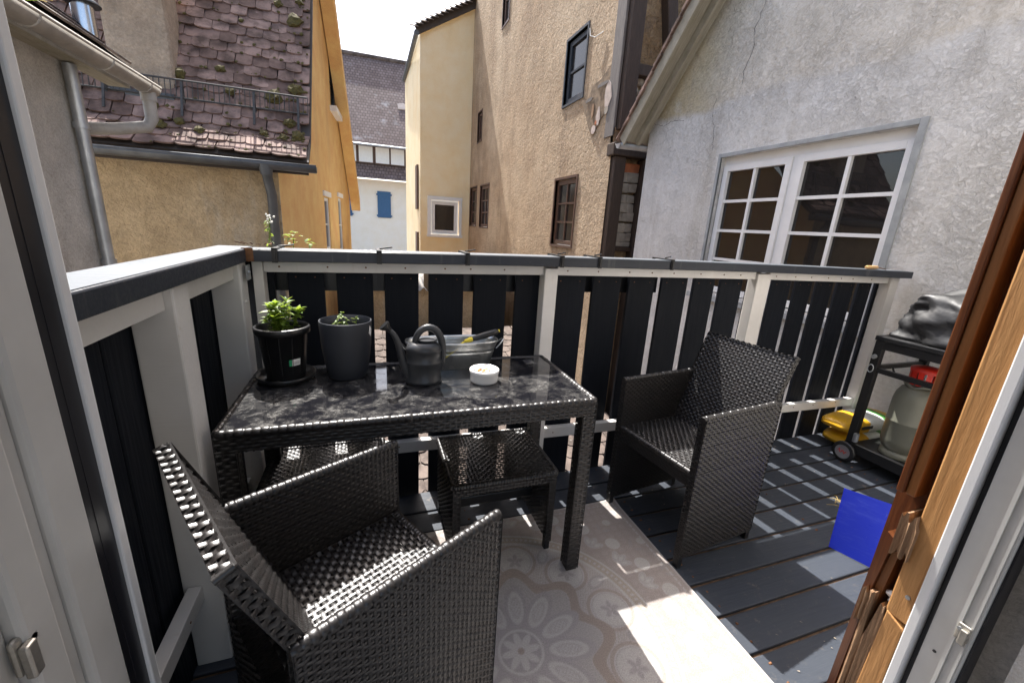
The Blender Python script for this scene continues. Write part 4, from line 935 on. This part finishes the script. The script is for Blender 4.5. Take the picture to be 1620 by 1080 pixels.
# ------------------------------------------------------------------ rug with printed medallion
def rug():
    x0, x1, y0, y1, st_ = -.26, 1.003, -1.16, -.247, .0032
    xs = np.arange(x0, x1, st_); ys = np.arange(y0, y1, st_); X, Y = np.meshgrid(xs, ys); cx, cy = .325, -.815
    dx, dy = X-cx, Y-cy; rr = np.hypot(dx, dy); th = np.arctan2(dy, dx)
    field = np.array([.37,.315,.285]); light = np.array([.53,.505,.485]); taupe = np.array([.345,.278,.232]); grey = np.array([.36,.335,.335]); beige = np.array([.42,.36,.30])
    Cc = np.ones(X.shape+(3,))*field
    def put(mask, c, a=1.0):
        mk = np.clip(mask, 0, 1)[..., None]*a; Cc[:] = Cc*(1-mk)+c*mk
    sm_ = lambda v, w_=.003: np.clip(.5+v/w_, 0, 1)
    def ell(px, py, ang, a, b): 
        u = (X-px)*np.cos(ang)+(Y-py)*np.sin(ang); v = -(X-px)*np.sin(ang)+(Y-py)*np.cos(ang); return 1-np.sqrt((u/a)**2+(v/b)**2)
    put(sm_(.5+.5*np.sin(X*900)*np.sin(Y*900)-.72, .3), light, .35)
    rng = np.random.RandomState(4)
    for k in range(70):       # small dots scattered over the field
        a, rad = rng.uniform(0, 6.28), rng.uniform(.50,.95); e = ell(cx+rad*np.cos(a), cy+rad*np.sin(a), 0, .007,.007); put(sm_(e*.007), light, .8)
    N_ = 28
    for k in range(N_):
        a = 2*np.pi*k/N_+.1; px, py = cx+.60*np.cos(a), cy+.60*np.sin(a); put(sm_(ell(px,py,0,.030,.030)*.03), light)
        a2 = a+np.pi/N_
        for dd in (-.7, 0, .7):
            qx, qy = cx+.522*np.cos(a2), cy+.522*np.sin(a2); ang = a2+dd; ex, ey = qx+.030*np.cos(ang), qy+.030*np.sin(ang)
            e = ell(ex,ey,ang,.029,.0145); put(sm_(e*.0145), light); put(sm_((.25-np.abs(e-.3))*.012), grey, .55)
        for rad in (.70,.78):
            e = ell(cx+rad*np.cos(a2), cy+rad*np.sin(a2), 0, .018,.018); put(sm_(e*.018), light, .8)
        for dd in (-.03,.03):
            e = ell(cx+(.655)*np.cos(a2+dd), cy+.655*np.sin(a2+dd), a2+dd*20, .02,.008); put(sm_(e*.008), grey, .6)
    put(sm_(.478-rr), light); put(sm_(.470-rr), beige); put(sm_(.438-rr), light); put(sm_(.006-np.abs(rr-.455))*(np.sin(th*150) > 0), light, .8)
    put(sm_(.428-rr), np.array([.435,.395,.372]))
    put(sm_(.5+.5*np.sin(X*620+Y*300)*np.sin(Y*620)-.66, .3)*(rr < .428), light, .7)
    M_ = 11
    for k in range(M_):
        a = 2*np.pi*k/M_+.15; px, py = cx+.345*np.cos(a), cy+.345*np.sin(a); d = np.hypot(X-px, Y-py)
        ins = rr < .428; put(sm_(.074-d)*ins, light); put(sm_(.006-np.abs(d-.074))*ins, taupe, .8); put(sm_(.0025-np.abs(d-.062))*ins, grey, .6)
        for q in range(5):
            b_ = a+q*1.2566; e = ell(px+.018*np.cos(b_), py+.018*np.sin(b_), b_, .015,.008); put(sm_(e*.008)*ins, grey, .85)
        a2 = a+np.pi/M_; e = ell(cx+.385*np.cos(a2), cy+.385*np.sin(a2), a2, .04,.022); put(sm_(e*.022)*ins, grey, .75); put(sm_((e-.35)*.022)*ins, light, .7)
    band = .262+.028*np.cos(th*9+.6); put(sm_(band+.016-rr), light); put(sm_(.021-np.abs(rr-band)), taupe); put(sm_(band-.022-rr), np.array([.415,.388,.372]))
    for k in range(12):
        a = 2*np.pi*k/12+.3; e = ell(cx+.148*np.cos(a), cy+.148*np.sin(a), a, .085,.036); put(sm_(e*.036), light); put(sm_((.16-np.abs(e-.12))*.03), grey, .9); put(sm_((e-.5)*.03), grey, .5); put(sm_((e-.62)*.03)*(np.sin(X*1500)*np.sin(Y*1500) > 0), light, .8)
    put(sm_(.070-rr), light); put(sm_(.062-rr), grey)
    for k in range(8):
        a = 2*np.pi*k/8; e = ell(cx+.034*np.cos(a), cy+.034*np.sin(a), a, .026,.011); put(sm_(e*.011), light)
    put(sm_(.010-rr), taupe)
    edge = np.minimum(x1-X, y1-Y); put(sm_(.010-edge), light, .6); put(sm_(.004-np.abs(edge-.03))*(np.sin(X*260)*1+np.sin(Y*260) > .2), light, .8)
    Z = .0055+.0012*np.sin(X*7+2)*np.sin(Y*9)+.010*np.clip(1-np.hypot(X-x1, Y-y1)/.10, 0, 1)**2
    mean = np.array([.445,.405,.378]); Cc[:] = (Cc*.74+mean*np.array([.98,1.0,1.03])*.26)*.90
    nx, ny = len(xs), len(ys); co = np.stack([X, Y, Z], -1).reshape(-1, 3)
    idx = np.arange(nx*ny).reshape(ny, nx); fc = np.stack([idx[:-1,:-1], idx[:-1,1:], idx[1:,1:], idx[1:,:-1]], -1).reshape(-1, 4)
    me = bpy.data.meshes.new('rug'); me.vertices.add(len(co)); me.vertices.foreach_set('co', co.ravel())
    me.loops.add(fc.size); me.loops.foreach_set('vertex_index', fc.ravel().astype(np.int32)); me.polygons.add(len(fc)); me.polygons.foreach_set('loop_start', np.arange(0, fc.size, 4, dtype=np.int32)); me.polygons.foreach_set('loop_total', np.full(len(fc), 4, dtype=np.int32))
    me.update(); me.validate()
    ca = me.color_attributes.new('print', 'FLOAT_COLOR', 'POINT'); ca.data.foreach_set('color', np.concatenate([Cc.reshape(-1,3)*.86, np.ones((nx*ny,1))], 1).astype(np.float32).ravel())
    n = N('rug_print'); at = n.node('ShaderNodeVertexColor', layer_name='print')
    wv = n.node('ShaderNodeTexWave', _Scale=110.0, _Distortion=1.0); n.link(n.coords((1,1.2,1), rot=(0,0,.8)), wv.inputs['Vector']); wz = n.noise(330, 2, .5, n.coords())
    c = n.mix(.30, at.outputs[0], n.ramp(wz, [(.3, .3), (.7, .9)]), 'OVERLAY')
    n.out(c, .92, n.bump(n.math('ADD', wv.outputs['Fac'], wz), .5, .0025), 0, .2)
    me.materials.append(n.m); o = bpy.data.objects.new('rug', me); col.objects.link(o)
    return tag(o, 'beige rug with pale lace medallion print under the table leg', 'rug')
rug()

# ------------------------------------------------------------------ things on the table
z0 = TZ-.004
def pot_labels(): pass
p1 = thing('flower_pot', 'black plastic flower pot with white and green label, on a saucer', 'flower pot', (-.345,-.205,z0+.012))
MB().lathe([(.056,0),(.058,.004),(.073,.150),(.074,.150),(.082,.152),(.083,.170),(.078,.174),(.074,.168),(.070,.140)], (-.345,-.205,z0+.010), 40).build('pot', black_plastic, p1)
for k in range(12): MB().beam((-.345+.0605*math.cos(k*.5236),-.205+.0605*math.sin(k*.5236),z0+.03),(-.345+.0725*math.cos(k*.5236),-.205+.0725*math.sin(k*.5236),z0+.155),.002,.002).build('rib', black_plastic, p1)
MB().lathe([(.0005,.148),(.071,.148)], (-.345,-.205,z0+.010), 24, close_bottom=False).build('soil', soil, p1)
lb = MB(); lo_, hi2 = [], []
def wrap(mb, cx, cy, r0, r1, z0_, z1_, a0, a1, n=8, off=.0012):
    v, f = [], []
    for i in range(n+1):
        a = a0+(a1-a0)*i/n; v += [(cx+(r0+off)*math.cos(a),cy+(r0+off)*math.sin(a),z0_),(cx+(r1+off)*math.cos(a),cy+(r1+off)*math.sin(a),z1_)]
    for i in range(n): f.append((2*i,2*i+2,2*i+3,2*i+1))
    return mb.add(v, f, True)
rad1 = lambda z: .058+.015*(z-z0-.014)/.146
zz = z0+.060
lab = wrap(MB(), -.345,-.205, rad1(zz),rad1(zz+.022), zz,zz+.022, R(-62),R(-38)).build('label', label_white, p1)
wrap(MB(), -.345,-.205, rad1(zz),rad1(zz+.022), zz,zz+.022, R(-70),R(-62.5)).build('label_edge', label_green, lab)
for q in (.012,.008,.005): wrap(MB(), -.345,-.205, rad1(zz+q),rad1(zz+q+.0015), zz+q,zz+q+.0015, R(-59),R(-41), off=.0018).build('print_line', label_ink, lab)
sc_ = MB().lathe([(.070,0),(.085,.004),(.091,.020),(.088,.021),(.082,.008),(.0005,.006)], (-.345,-.205,z0), 40).build('saucer', black_plastic); tag(sc_, 'black saucer under the labelled flower pot', 'saucer')
mp_ = thing('mint_plant', 'bushy yellow-green mint plant in the black flower pot', 'plant', (-.345,-.205,z0+.155)); rng = random.Random(21)
for i in range(17):
    a = rng.uniform(0,6.28); r0 = rng.uniform(.0,.03); lean = rng.uniform(.0,.032); hh = rng.uniform(.045,.105)
    b0 = V3(-.345+r0*math.cos(a),-.205+r0*math.sin(a),z0+.155); b1 = b0+V3(lean*math.cos(a),lean*math.sin(a),hh); MB().tube([b0,(b0+b1)/2+V3(0,0,.004),b1], .0012, 5).build('stem', leaf_green, mp_)
    nl = int(hh/.014)
    for k in range(nl+1):
        q = b0+(b1-b0)*((k+.6)/(nl+1)); az_ = k*1.57+a
        for s in (0, math.pi):
            sc2 = rng.uniform(.55,1.0)*(1.05 if k > nl-2 else .8); inst('leaf', lm_big, mp_, tuple(q-mp_.location), (rng.uniform(-.15,.6),rng.uniform(-.3,.3),az_+s+rng.uniform(-.4,.4)), (sc2,)*3)
    for s in range(4): inst('leaf', lm_big, mp_, tuple(b1-mp_.location), (rng.uniform(.3,1.1),0,s*1.57+rng.uniform(-.4,.4)), (rng.uniform(.45,.8),)*3)
p2 = thing('flower_pot', 'round dark grey flower pot with tiny sprouts and hanging tag', 'flower pot', (-.152,-.205,z0))
MB().lathe([(.060,0),(.064,.006),(.072,.050),(.080,.110),(.0835,.170),(.0845,.196),(.0835,.199),(.080,.197),(.078,.17),(.070,.10)], (-.152,-.205,z0), 48).build('pot', grey_plastic, p2)
MB().lathe([(.0005,.150),(.075,.150)], (-.152,-.205,z0), 24, close_bottom=False).build('soil', soil, p2)
tg = MB(); a = R(-25); cxx, cyy = -.152+.0865*math.cos(a), -.205+.0865*math.sin(a)
tn = V3(-math.sin(a),math.cos(a),0); tg.add([V3(cxx,cyy,z0+.185), V3(cxx,cyy,z0+.172)+tn*.009, V3(cxx,cyy,z0+.148)+tn*.003, V3(cxx,cyy,z0+.160)-tn*.009], [(0,1,2,3)])
tgo = tg.build('tag', label_white, p2); sd2 = tgo.modifiers.new('solid','SOLIDIFY'); sd2.thickness = .0008
spx = thing('sprouts', 'few small leafy sprouts in the dark grey pot', 'plant', (-.152,-.205,z0+.15)); rng = random.Random(4)
for (x, y, h_) in ((-.030,-.01,.045),(-.012,.0,.075),(.032,.02,.052),(.002,.012,.05),(-.022,.015,.035)):
    MB().tube([(-.152+x,-.205+y,z0+.15),(-.152+x+.002,-.205+y,z0+.15+h_)], .0013, 5).build('stem', leaf_green, spx)
    for k in range(7): inst('leaf', lm_small, spx, (x+rng.uniform(-.003,.003),y,h_-rng.uniform(0,.025)), (rng.uniform(-.1,.6),0,k*.9+rng.uniform(-.3,.3)), (rng.uniform(.6,1.0),)*3)

wc = thing('watering_can', 'dark grey plastic watering can with raised spout, among the pots', 'watering can', (.097,-.318,z0)); cx, cy = .097, -.318
MB().lathe([(.052,0),(.060,.003),(.0615,.012),(.058,.016),(.0585,.070),(.061,.073),(.061,.080),(.058,.083),(.058,.112),(.0605,.115),(.060,.124),(.053,.135),(.040,.143),(.030,.146),(.028,.140)], (cx,cy,z0), 40, 1.0, .80).build('body', can_plastic, wc)
MB().lathe([(.030,.1465),(.033,.149),(.033,.152),(.028,.152),(.027,.143)], (cx+.012,cy,z0), 24, 1.0,.8, close_bottom=False).build('filler_rim', can_plastic, wc); MB().lathe([(.0005,.1475),(.0275,.1475)], (cx+.012,cy,z0), 20,1,.8, close_bottom=False).build('filler_hole', seal, wc)
def bez(p0, p1, p2, p3, n=16):
    p0, p1, p2, p3 = map(Vector, (p0,p1,p2,p3)); return [p0*(1-t)**3+p1*3*t*(1-t)**2+p2*3*t*t*(1-t)+p3*t**3 for t in [i/n for i in range(n+1)]]
pts = bez((cx-.042,cy,z0+.02),(cx-.085,cy-.004,z0+.08),(cx-.068,cy-.005,z0+.150),(cx-.112,cy-.008,z0+.190))
spt = MB().tube(pts, [.017-.009*i/16 for i in range(17)], 14).build('spout', can_plastic, wc)
d = (pts[-1]-pts[-2]).normalized(); MB().tube([pts[-1]-d*.004, pts[-1]+d*.006, pts[-1]+d*.020, pts[-1]+d*.024], [.008,.010,.019,.018], 16).build('rose', black_plastic, spt)
hp = bez((cx-.030,cy,z0+.138),(cx-.022,cy,z0+.215),(cx+.062,cy,z0+.215),(cx+.064,cy,z0+.115),14)+bez((cx+.064,cy,z0+.115),(cx+.066,cy,z0+.085),(cx+.060,cy,z0+.06),(cx+.052,cy,z0+.045),8)[1:]
MB().tube(hp, [.010+.0025*math.sin(i/22*math.pi) for i in range(len(hp))], 14).build('handle', can_plastic, wc)

zt = thing('zinc_tub', 'oval galvanised tub behind the watering can', 'tub', (.225,-.165,z0))
tbm = MB(); prof = [(.80,0),(.82,.002),(.90,.055),(.915,.058),(.915,.062),(.905,.065),(.985,.098),(1.0,.100),(1.0,.106),(.975,.106),(.96,.09),(.80,.012),(.01,.010)]
v, f, nn = [], [], 48
for (s, z) in prof:
    for j in range(nn):
        a = 2*math.pi*j/nn; ca_, sa_ = math.cos(a), math.sin(a)
        v.append((.225+s*.178*math.copysign(abs(ca_)**.62, ca_), -.165+s*.062*math.copysign(abs(sa_)**.62, sa_), z0+z))
for i in range(len(prof)-1):
    for j in range(nn): f.append((i*nn+j,i*nn+(j+1)%nn,(i+1)*nn+(j+1)%nn,(i+1)*nn+j))
tbm.add(v, f, True); tbm.add(v[:nn], [tuple(range(nn))[::-1]]); tbm.build('tub', galv, zt)
for s in (-1, 1): MB().tube(bez((.225+s*.170,-.185,z0+.070),(.225+s*.215,-.185,z0+.115),(.225+s*.215,-.145,z0+.115),(.225+s*.170,-.145,z0+.070),12), .0028, 8).build('handle', galv, zt)
tw = thing('hand_trowel', 'black and yellow handled trowel lying across the tub', 'trowel', (.33,-.185,z0+.115))
h0, h1 = V3(.292,-.195,z0+.112), V3(.402,-.180,z0+.138); hd = (h1-h0).normalized()
MB().tube([h0,h0+hd*.012,h0+hd*.05,h0+hd*.085,h0+hd*.105,h1], [.0085,.011,.0135,.0125,.012,.007], 14).build('grip', black_plastic, tw)
MB().tube([h1-hd*.004,h1+hd*.005], [.0075,.0055], 12).build('end_cap', yellow_plastic, tw); MB().tube([h0-hd*.030,h0-hd*.006,h0+hd*.004], [.006,.0105,.009], 12).build('ferrule', yellow_plastic, tw)
bl = h0-hd*.03; MB().add([bl+V3(0,-.006,0),bl+V3(0,.006,0),bl-hd*.03+V3(0,.022,-.014),bl-hd*.03+V3(0,-.022,-.014),bl-hd*.09+V3(0,.016,-.042),bl-hd*.09+V3(0,-.016,-.042),bl-hd*.12+V3(0,0,-.056)], [(0,1,2,3),(3,2,4,5),(5,4,6)]).build('blade', yellow_plastic, tw)
at_ = thing('ashtray', 'round white ceramic ashtray with cigarette ends near the table middle', 'ashtray', (.306,-.345,z0)); ax_, ay_ = .306, -.345
MB().lathe([(.046,0),(.049,.003),(.050,.008),(.050,.030),(.0525,.034),(.0525,.044),(.050,.046),(.0455,.045),(.045,.020),(.0005,.018)], (ax_,ay_,z0), 40).build('bowl', ceramic, at_)
MB().lathe([(.0005,.033),(.0445,.030)], (ax_,ay_,z0), 24, close_bottom=False).build('ash', ash, at_)
rng = random.Random(6)
for i in range(11):
    a, rr = rng.uniform(0,6.28), rng.uniform(0,.030); p = V3(ax_+rr*math.cos(a), ay_+rr*math.sin(a), z0+.036+rng.uniform(0,.006)); d = V3(rng.uniform(-1,1),rng.uniform(-1,1),rng.uniform(-.15,.35)).normalized()*.011
    e = thing('cigarette_end', 'short cigarette end lying in the white ashtray', 'cigarette end', p, 0, 'cigarette ends in the ashtray')
    MB().tube([p-d,p+d*.1], .0036, 8).build('paper', butt, e); MB().tube([p+d*.1,p+d], .0036, 8).build('filter', butt_tip if i % 2 else butt, e)

# ------------------------------------------------------------------ grill trolley, gas bottle, bags, blue sheet, tool
gc = thing('grill_trolley', 'black metal grill trolley on wheels in the right corner', 'trolley', (2.84,-.52,0))
gx0, gx1, gy0, gy1 = 2.585, 3.07, -.86, -.245
for x in (gx0, gx1-.035):
    for y in (gy0, gy1-.04): MB().box(x,x+.035,y,y+.04,.075 if x == gx0 else .0,.742).build('leg', black_metal, gc, bevel=.003)
MB().box(gx0-.005,gx1+.005,gy0-.005,gy1+.005,.743,.770).build('top_shelf', black_metal, gc, bevel=.004)
MB().box(gx0-.001,gx0+.012,gy0+.041,gy1-.041,.700,.742).build('apron', black_metal, gc)
MB().box(gx0+.008,gx0+.030,gy0+.041,gy1-.041,.565,.592).build('side_bar', black_metal, gc); MB().box(gx0+.036,gx1-.036,gy1-.030,gy1-.010,.575,.600).build('side_bar', black_metal, gc)
MB().box(gx0,gx1,gy0,gy1,.085,.102).build('lower_shelf', black_metal, gc, bevel=.003); MB().box(gx0-.004,gx0-.001,gy0,gy1,.07,.125).build('shelf_lip', black_metal, gc)
for y in (gy1-.02, gy0+.02):
    wh_ = MB().lathe([(.040,-.012),(.058,-.012),(.062,-.006),(.062,.006),(.058,.012),(.040,.012)], (0,0,0), 32, close_bottom=False); wh_.v = [(gx0-.020+p[2], y+p[0], .062+p[1]) for p in wh_.v]; wo_ = wh_.build('wheel', black_plastic, gc)
    hb_ = MB().lathe([(.0005,.0),(.041,-.004)], (0,0,0), 24, close_bottom=False); hb_.v = [(gx0-.030+p[2], y+p[0], .062+p[1]) for p in hb_.v]; ho = hb_.build('hub', zinc, wo_)
    lm = MB()          # red script mark on the hub
    pts = [V3(gx0-.0362, y+.024-.006*i, .062+.010*math.sin(i*1.9)+(.007 if i in (1,5) else 0)) for i in range(9)]
    lm.tube(pts, .0022, 5).build('red_mark', red_plastic, wo_)
MB().tube([(gx0-.003,gy1-.02,.655),(gx0-.018,gy1-.02,.652)], .012, 10).build('bolt', zinc, gc); MB().tube([(gx0-.012,gy1-.02+.014*math.cos(a),.585+.022*math.sin(a)) for a in [i*.45 for i in range(15)]], .003, 6).build('opener_ring', zinc, gc)
MB().tube([(gx0-.004,gy1-.05,.14),(gx0-.006,gy1-.05,.19)], .014, 10).build('foot_clip', zinc, gc)
gb = thing('gas_bottle', 'grey gas bottle with red collar on the trolley shelf', 'gas bottle', (2.755,-.425,.105))
MB().lathe([(.085,0),(.090,.003),(.086,.03),(.07,.04)], (2.755,-.425,.103), 32).build('foot_ring', gas_grey, gb)
MB().lathe([(.06,.025),(.088,.05),(.098,.085),(.100,.10),(.100,.205),(.1025,.210),(.1025,.216),(.100,.221),(.100,.33),(.094,.37),(.078,.405),(.052,.425),(.03,.43)], (2.755,-.425,.103), 36, close_top=True).build('body', gas_grey, gb)
MB().tube([(2.755+.070*math.cos(a),-.425+.070*math.sin(a),.515+.02*abs(math.sin(a*2))) for a in [i*.2618 for i in range(20)]], .008, 6).build('guard', gas_grey, gb)
for k in range(12):
    a0, a1 = k*.5236, k*.5236+.36
    if k in (3, 9): continue
    MB().prism([(2.755+r_*math.cos(a),-.425+r_*math.sin(a),.535) for r_, a in ((.064,a0),(.064,a1),(.056,a1),(.056,a0))], (0,0,.075)).build('collar', red_plastic, gb)
MB().lathe([(.066,0),(.068,.02),(.05,.03),(.02,.035)], (2.755,-.425,.605), 24, close_top=True).build('cap', red_plastic, gb)
MB().tube([(2.755,-.425,.53),(2.755,-.425,.60)], .018, 12).build('valve', galv, gb); MB().tube(bez((2.74,-.43,.57),(2.68,-.42,.60),(2.66,-.36,.50),(2.68,-.31,.60)), .005, 8).build('hose', black_plastic, gb)
# cover draped over the grill
cb = bmesh.new(); bmesh.ops.create_cube(cb, size=2); bmesh.ops.subdivide_edges(cb, edges=cb.edges[:], cuts=18, use_grid_fill=True)
for v in cb.verts:
    p = v.co.copy(); q = Vector((abs(p.x)**3, abs(p.y)**3, max(0,p.z)**3)); L = max(1e-6, (abs(p.x)**4+abs(p.y)**4+(abs(p.z)**4 if p.z > 0 else 0))**.25); s_ = max(abs(p.x), abs(p.y), abs(p.z) if p.z > 0 else 0, .01)/L if L > 0 else 1
    x, y, z = p.x*(s_ if s_ < 1 else 1), p.y*(s_ if s_ < 1 else 1), p.z*(s_ if p.z > 0 and s_ < 1 else 1)
    a = math.atan2(y, x); hgt = (z+1)/2; fold = .05*math.sin(a*9+4*hgt+2*noise.noise(Vector((x*2,y*2,z*2))))*(1-hgt*.55)+.09*noise.noise(Vector((x*1.6,y*1.6,z*1.9)))+.16*(.35-abs(noise.noise(Vector((x*2.6+z*1.5,y*2.6-z*2.2,z*1.1+2)))))+.05*noise.noise(Vector((x*6,y*6,z*4)))
    tp_ = 1-.20*hgt; v.co = Vector((2.845+x*.235*tp_*(1+fold), -.555+y*.305*tp_*(1+fold), .772+hgt*.275*(1+.22*noise.noise(Vector((x*1.3,y*1.3,3))))))
cmv = MB().add([tuple(v.co) for v in cb.verts], [tuple(v.index for v in f.verts) for f in cb.faces], True); cb.free()
gcv = cmv.build('grill_cover', cover_cloth); tag(gcv, 'crumpled shiny black cloth cover on top of the trolley', 'cover')
tie = MB()
def pillow(x0, x1, y0, y1, z0_, z1_, part, seed):
    n, m2 = 26, 14; v, f = [], []; xs = [x0+(x1-x0)*i/n for i in range(n+1)]
    for i, x in enumerate(xs):
        t = i/n; e = min(1, (4*t*(1-t))**.35) if 0 < t < 1 else .06
        for j in range(m2):
            a = 2*math.pi*j/m2; yy = math.copysign(abs(math.cos(a))**.7, math.cos(a)); zz_ = math.copysign(abs(math.sin(a))**.6, math.sin(a))
            k = .07*noise.noise(Vector((x*9, yy*1.5+seed, zz_*1.5)))
            v.append((x, (y0+y1)/2+(y1-y0)/2*yy*(.55+.45*e+k), (z0_+z1_)/2+(z1_-z0_)/2*zz_*(e+k*1.2)))
    lo_, hi3 = part; a_, b_ = int(lo_*n), int(hi3*n)
    for i in range(a_, b_):
        for j in range(m2): f.append((i*m2+j,i*m2+(j+1)%m2,(i+1)*m2+(j+1)%m2,(i+1)*m2+j))
    if a_ == 0: f.append(tuple(range(m2))[::-1])
    if b_ == n: f.append(tuple(n*m2+j for j in range(m2)))
    used = sorted({i for q in f for i in q}); mp2 = {u: k for k, u in enumerate(used)}
    return MB().add([v[u] for u in used], [tuple(mp2[i] for i in q) for q in f], True)
for (a, b, lab, sd_) in ((.0,.105,'lower of two yellow and white printed bags behind the trolley',1),(.108,.215,'upper of two yellow and white printed bags behind the trolley',6)):
    o = thing('fuel_bag', lab, 'bag', (2.9,-.12,a), 0, 'yellow bags in the corner'); dx_ = .0 if a == 0 else -.05
    pillow(2.68+dx_,3.15,-.225,-.025,a+.001,b,(0,.42),sd_).build('bag_end', bag_yellow, o); pillow(2.68+dx_,3.15,-.225,-.025,a+.001,b,(.42,.66),sd_).build('bag_middle', bag_white, o); pillow(2.68+dx_,3.15,-.225,-.025,a+.001,b,(.66,.80),sd_).build('bag_stripe', bag_green, o); pillow(2.68+dx_,3.15,-.225,-.025,a+.001,b,(.80,1),sd_).build('bag_tail', bag_yellow if a else bag_white, o)
    MB().obox((2.84+dx_,-.2285,(a+b)/2+.01),(.05,0,0),(0,.001,0),(0,.0,.010)).build('print', bag_black, o)
bs = thing('blue_sheet', 'bright blue plastic sheet propped upright on the deck', 'sheet', (1.76,-.82,0))
A, B = V3(1.738,-.757,.003), V3(1.85,-1.035,.003); nz = V3(.035,.028,.262); nz2 = V3(.05,.02,.285); nrm = (B-A).cross(nz).normalized()*.004
MB().add([A,A+(B-A)*.5+nrm*.8,B,B+nz2,A+(B-A)*.5+(nz+nz2)*.5+nrm*1.2,A+nz], [(0,1,4,5),(1,2,3,4)], True).build('sheet', blue_plastic, bs)
MB().prism([A+nrm*-.3,A-nrm*.3+(B-A)*.03,A-nrm*.3+(B-A)*.03+nz,A-nrm*.3+nz], -nrm*.35).build('rim', blue_plastic, bs)
tl = thing('weeding_knife', 'wooden handled weeding knife on the end of the handrail', 'tool', (2.80,.005,1.11)); zk = 1.104+hog(2.8)+.0125
MB().tube([(2.715,-.018,zk),(2.725,-.016,zk),(2.76,-.010,zk),(2.80,-.004,zk),(2.845,.003,zk),(2.85,.004,zk)], [.007,.0115,.0105,.0115,.010,.006], 14).build('handle', handle_wood, tl)
MB().tube([(2.85,.004,zk),(2.92,.014,zk-.006),(2.95,.012,zk-.010),(2.975,.03,zk-.010)], [.003,.003,.0028,.002], 6).build('blade', rust, tl)
tw_ = MB(); rng = random.Random(31)
for i in range(12):
    p = V3(2.10+rng.gauss(0,.04),-.56+rng.gauss(0,.03),.004); a = rng.uniform(0,6.28); d = V3(math.cos(a),math.sin(a),0)*rng.uniform(.015,.035); tw_.tube([p-d,p+V3(0,0,.006),p+d], .0011, 4)
tag(tw_.build('straw_litter', MATS['straw']), 'pinch of dry straw litter on the deck by the trolley', 'litter', kind='stuff')
lf = MB()
for i in range(60):
    p = V3(rng.uniform(1.1,2.4), rng.uniform(-1.1,-.15), .002); a = rng.uniform(0,6.28); r_ = rng.uniform(.002,.005); lf.add([p+V3(r_*math.cos(a+k*1.9+rng.random()),r_*math.sin(a+k*1.9),.0008*k) for k in range(3)], [(0,1,2)])
tag(lf.build('grit', mortar), 'specks of grit scattered on the dark deck boards', 'grit', kind='stuff')
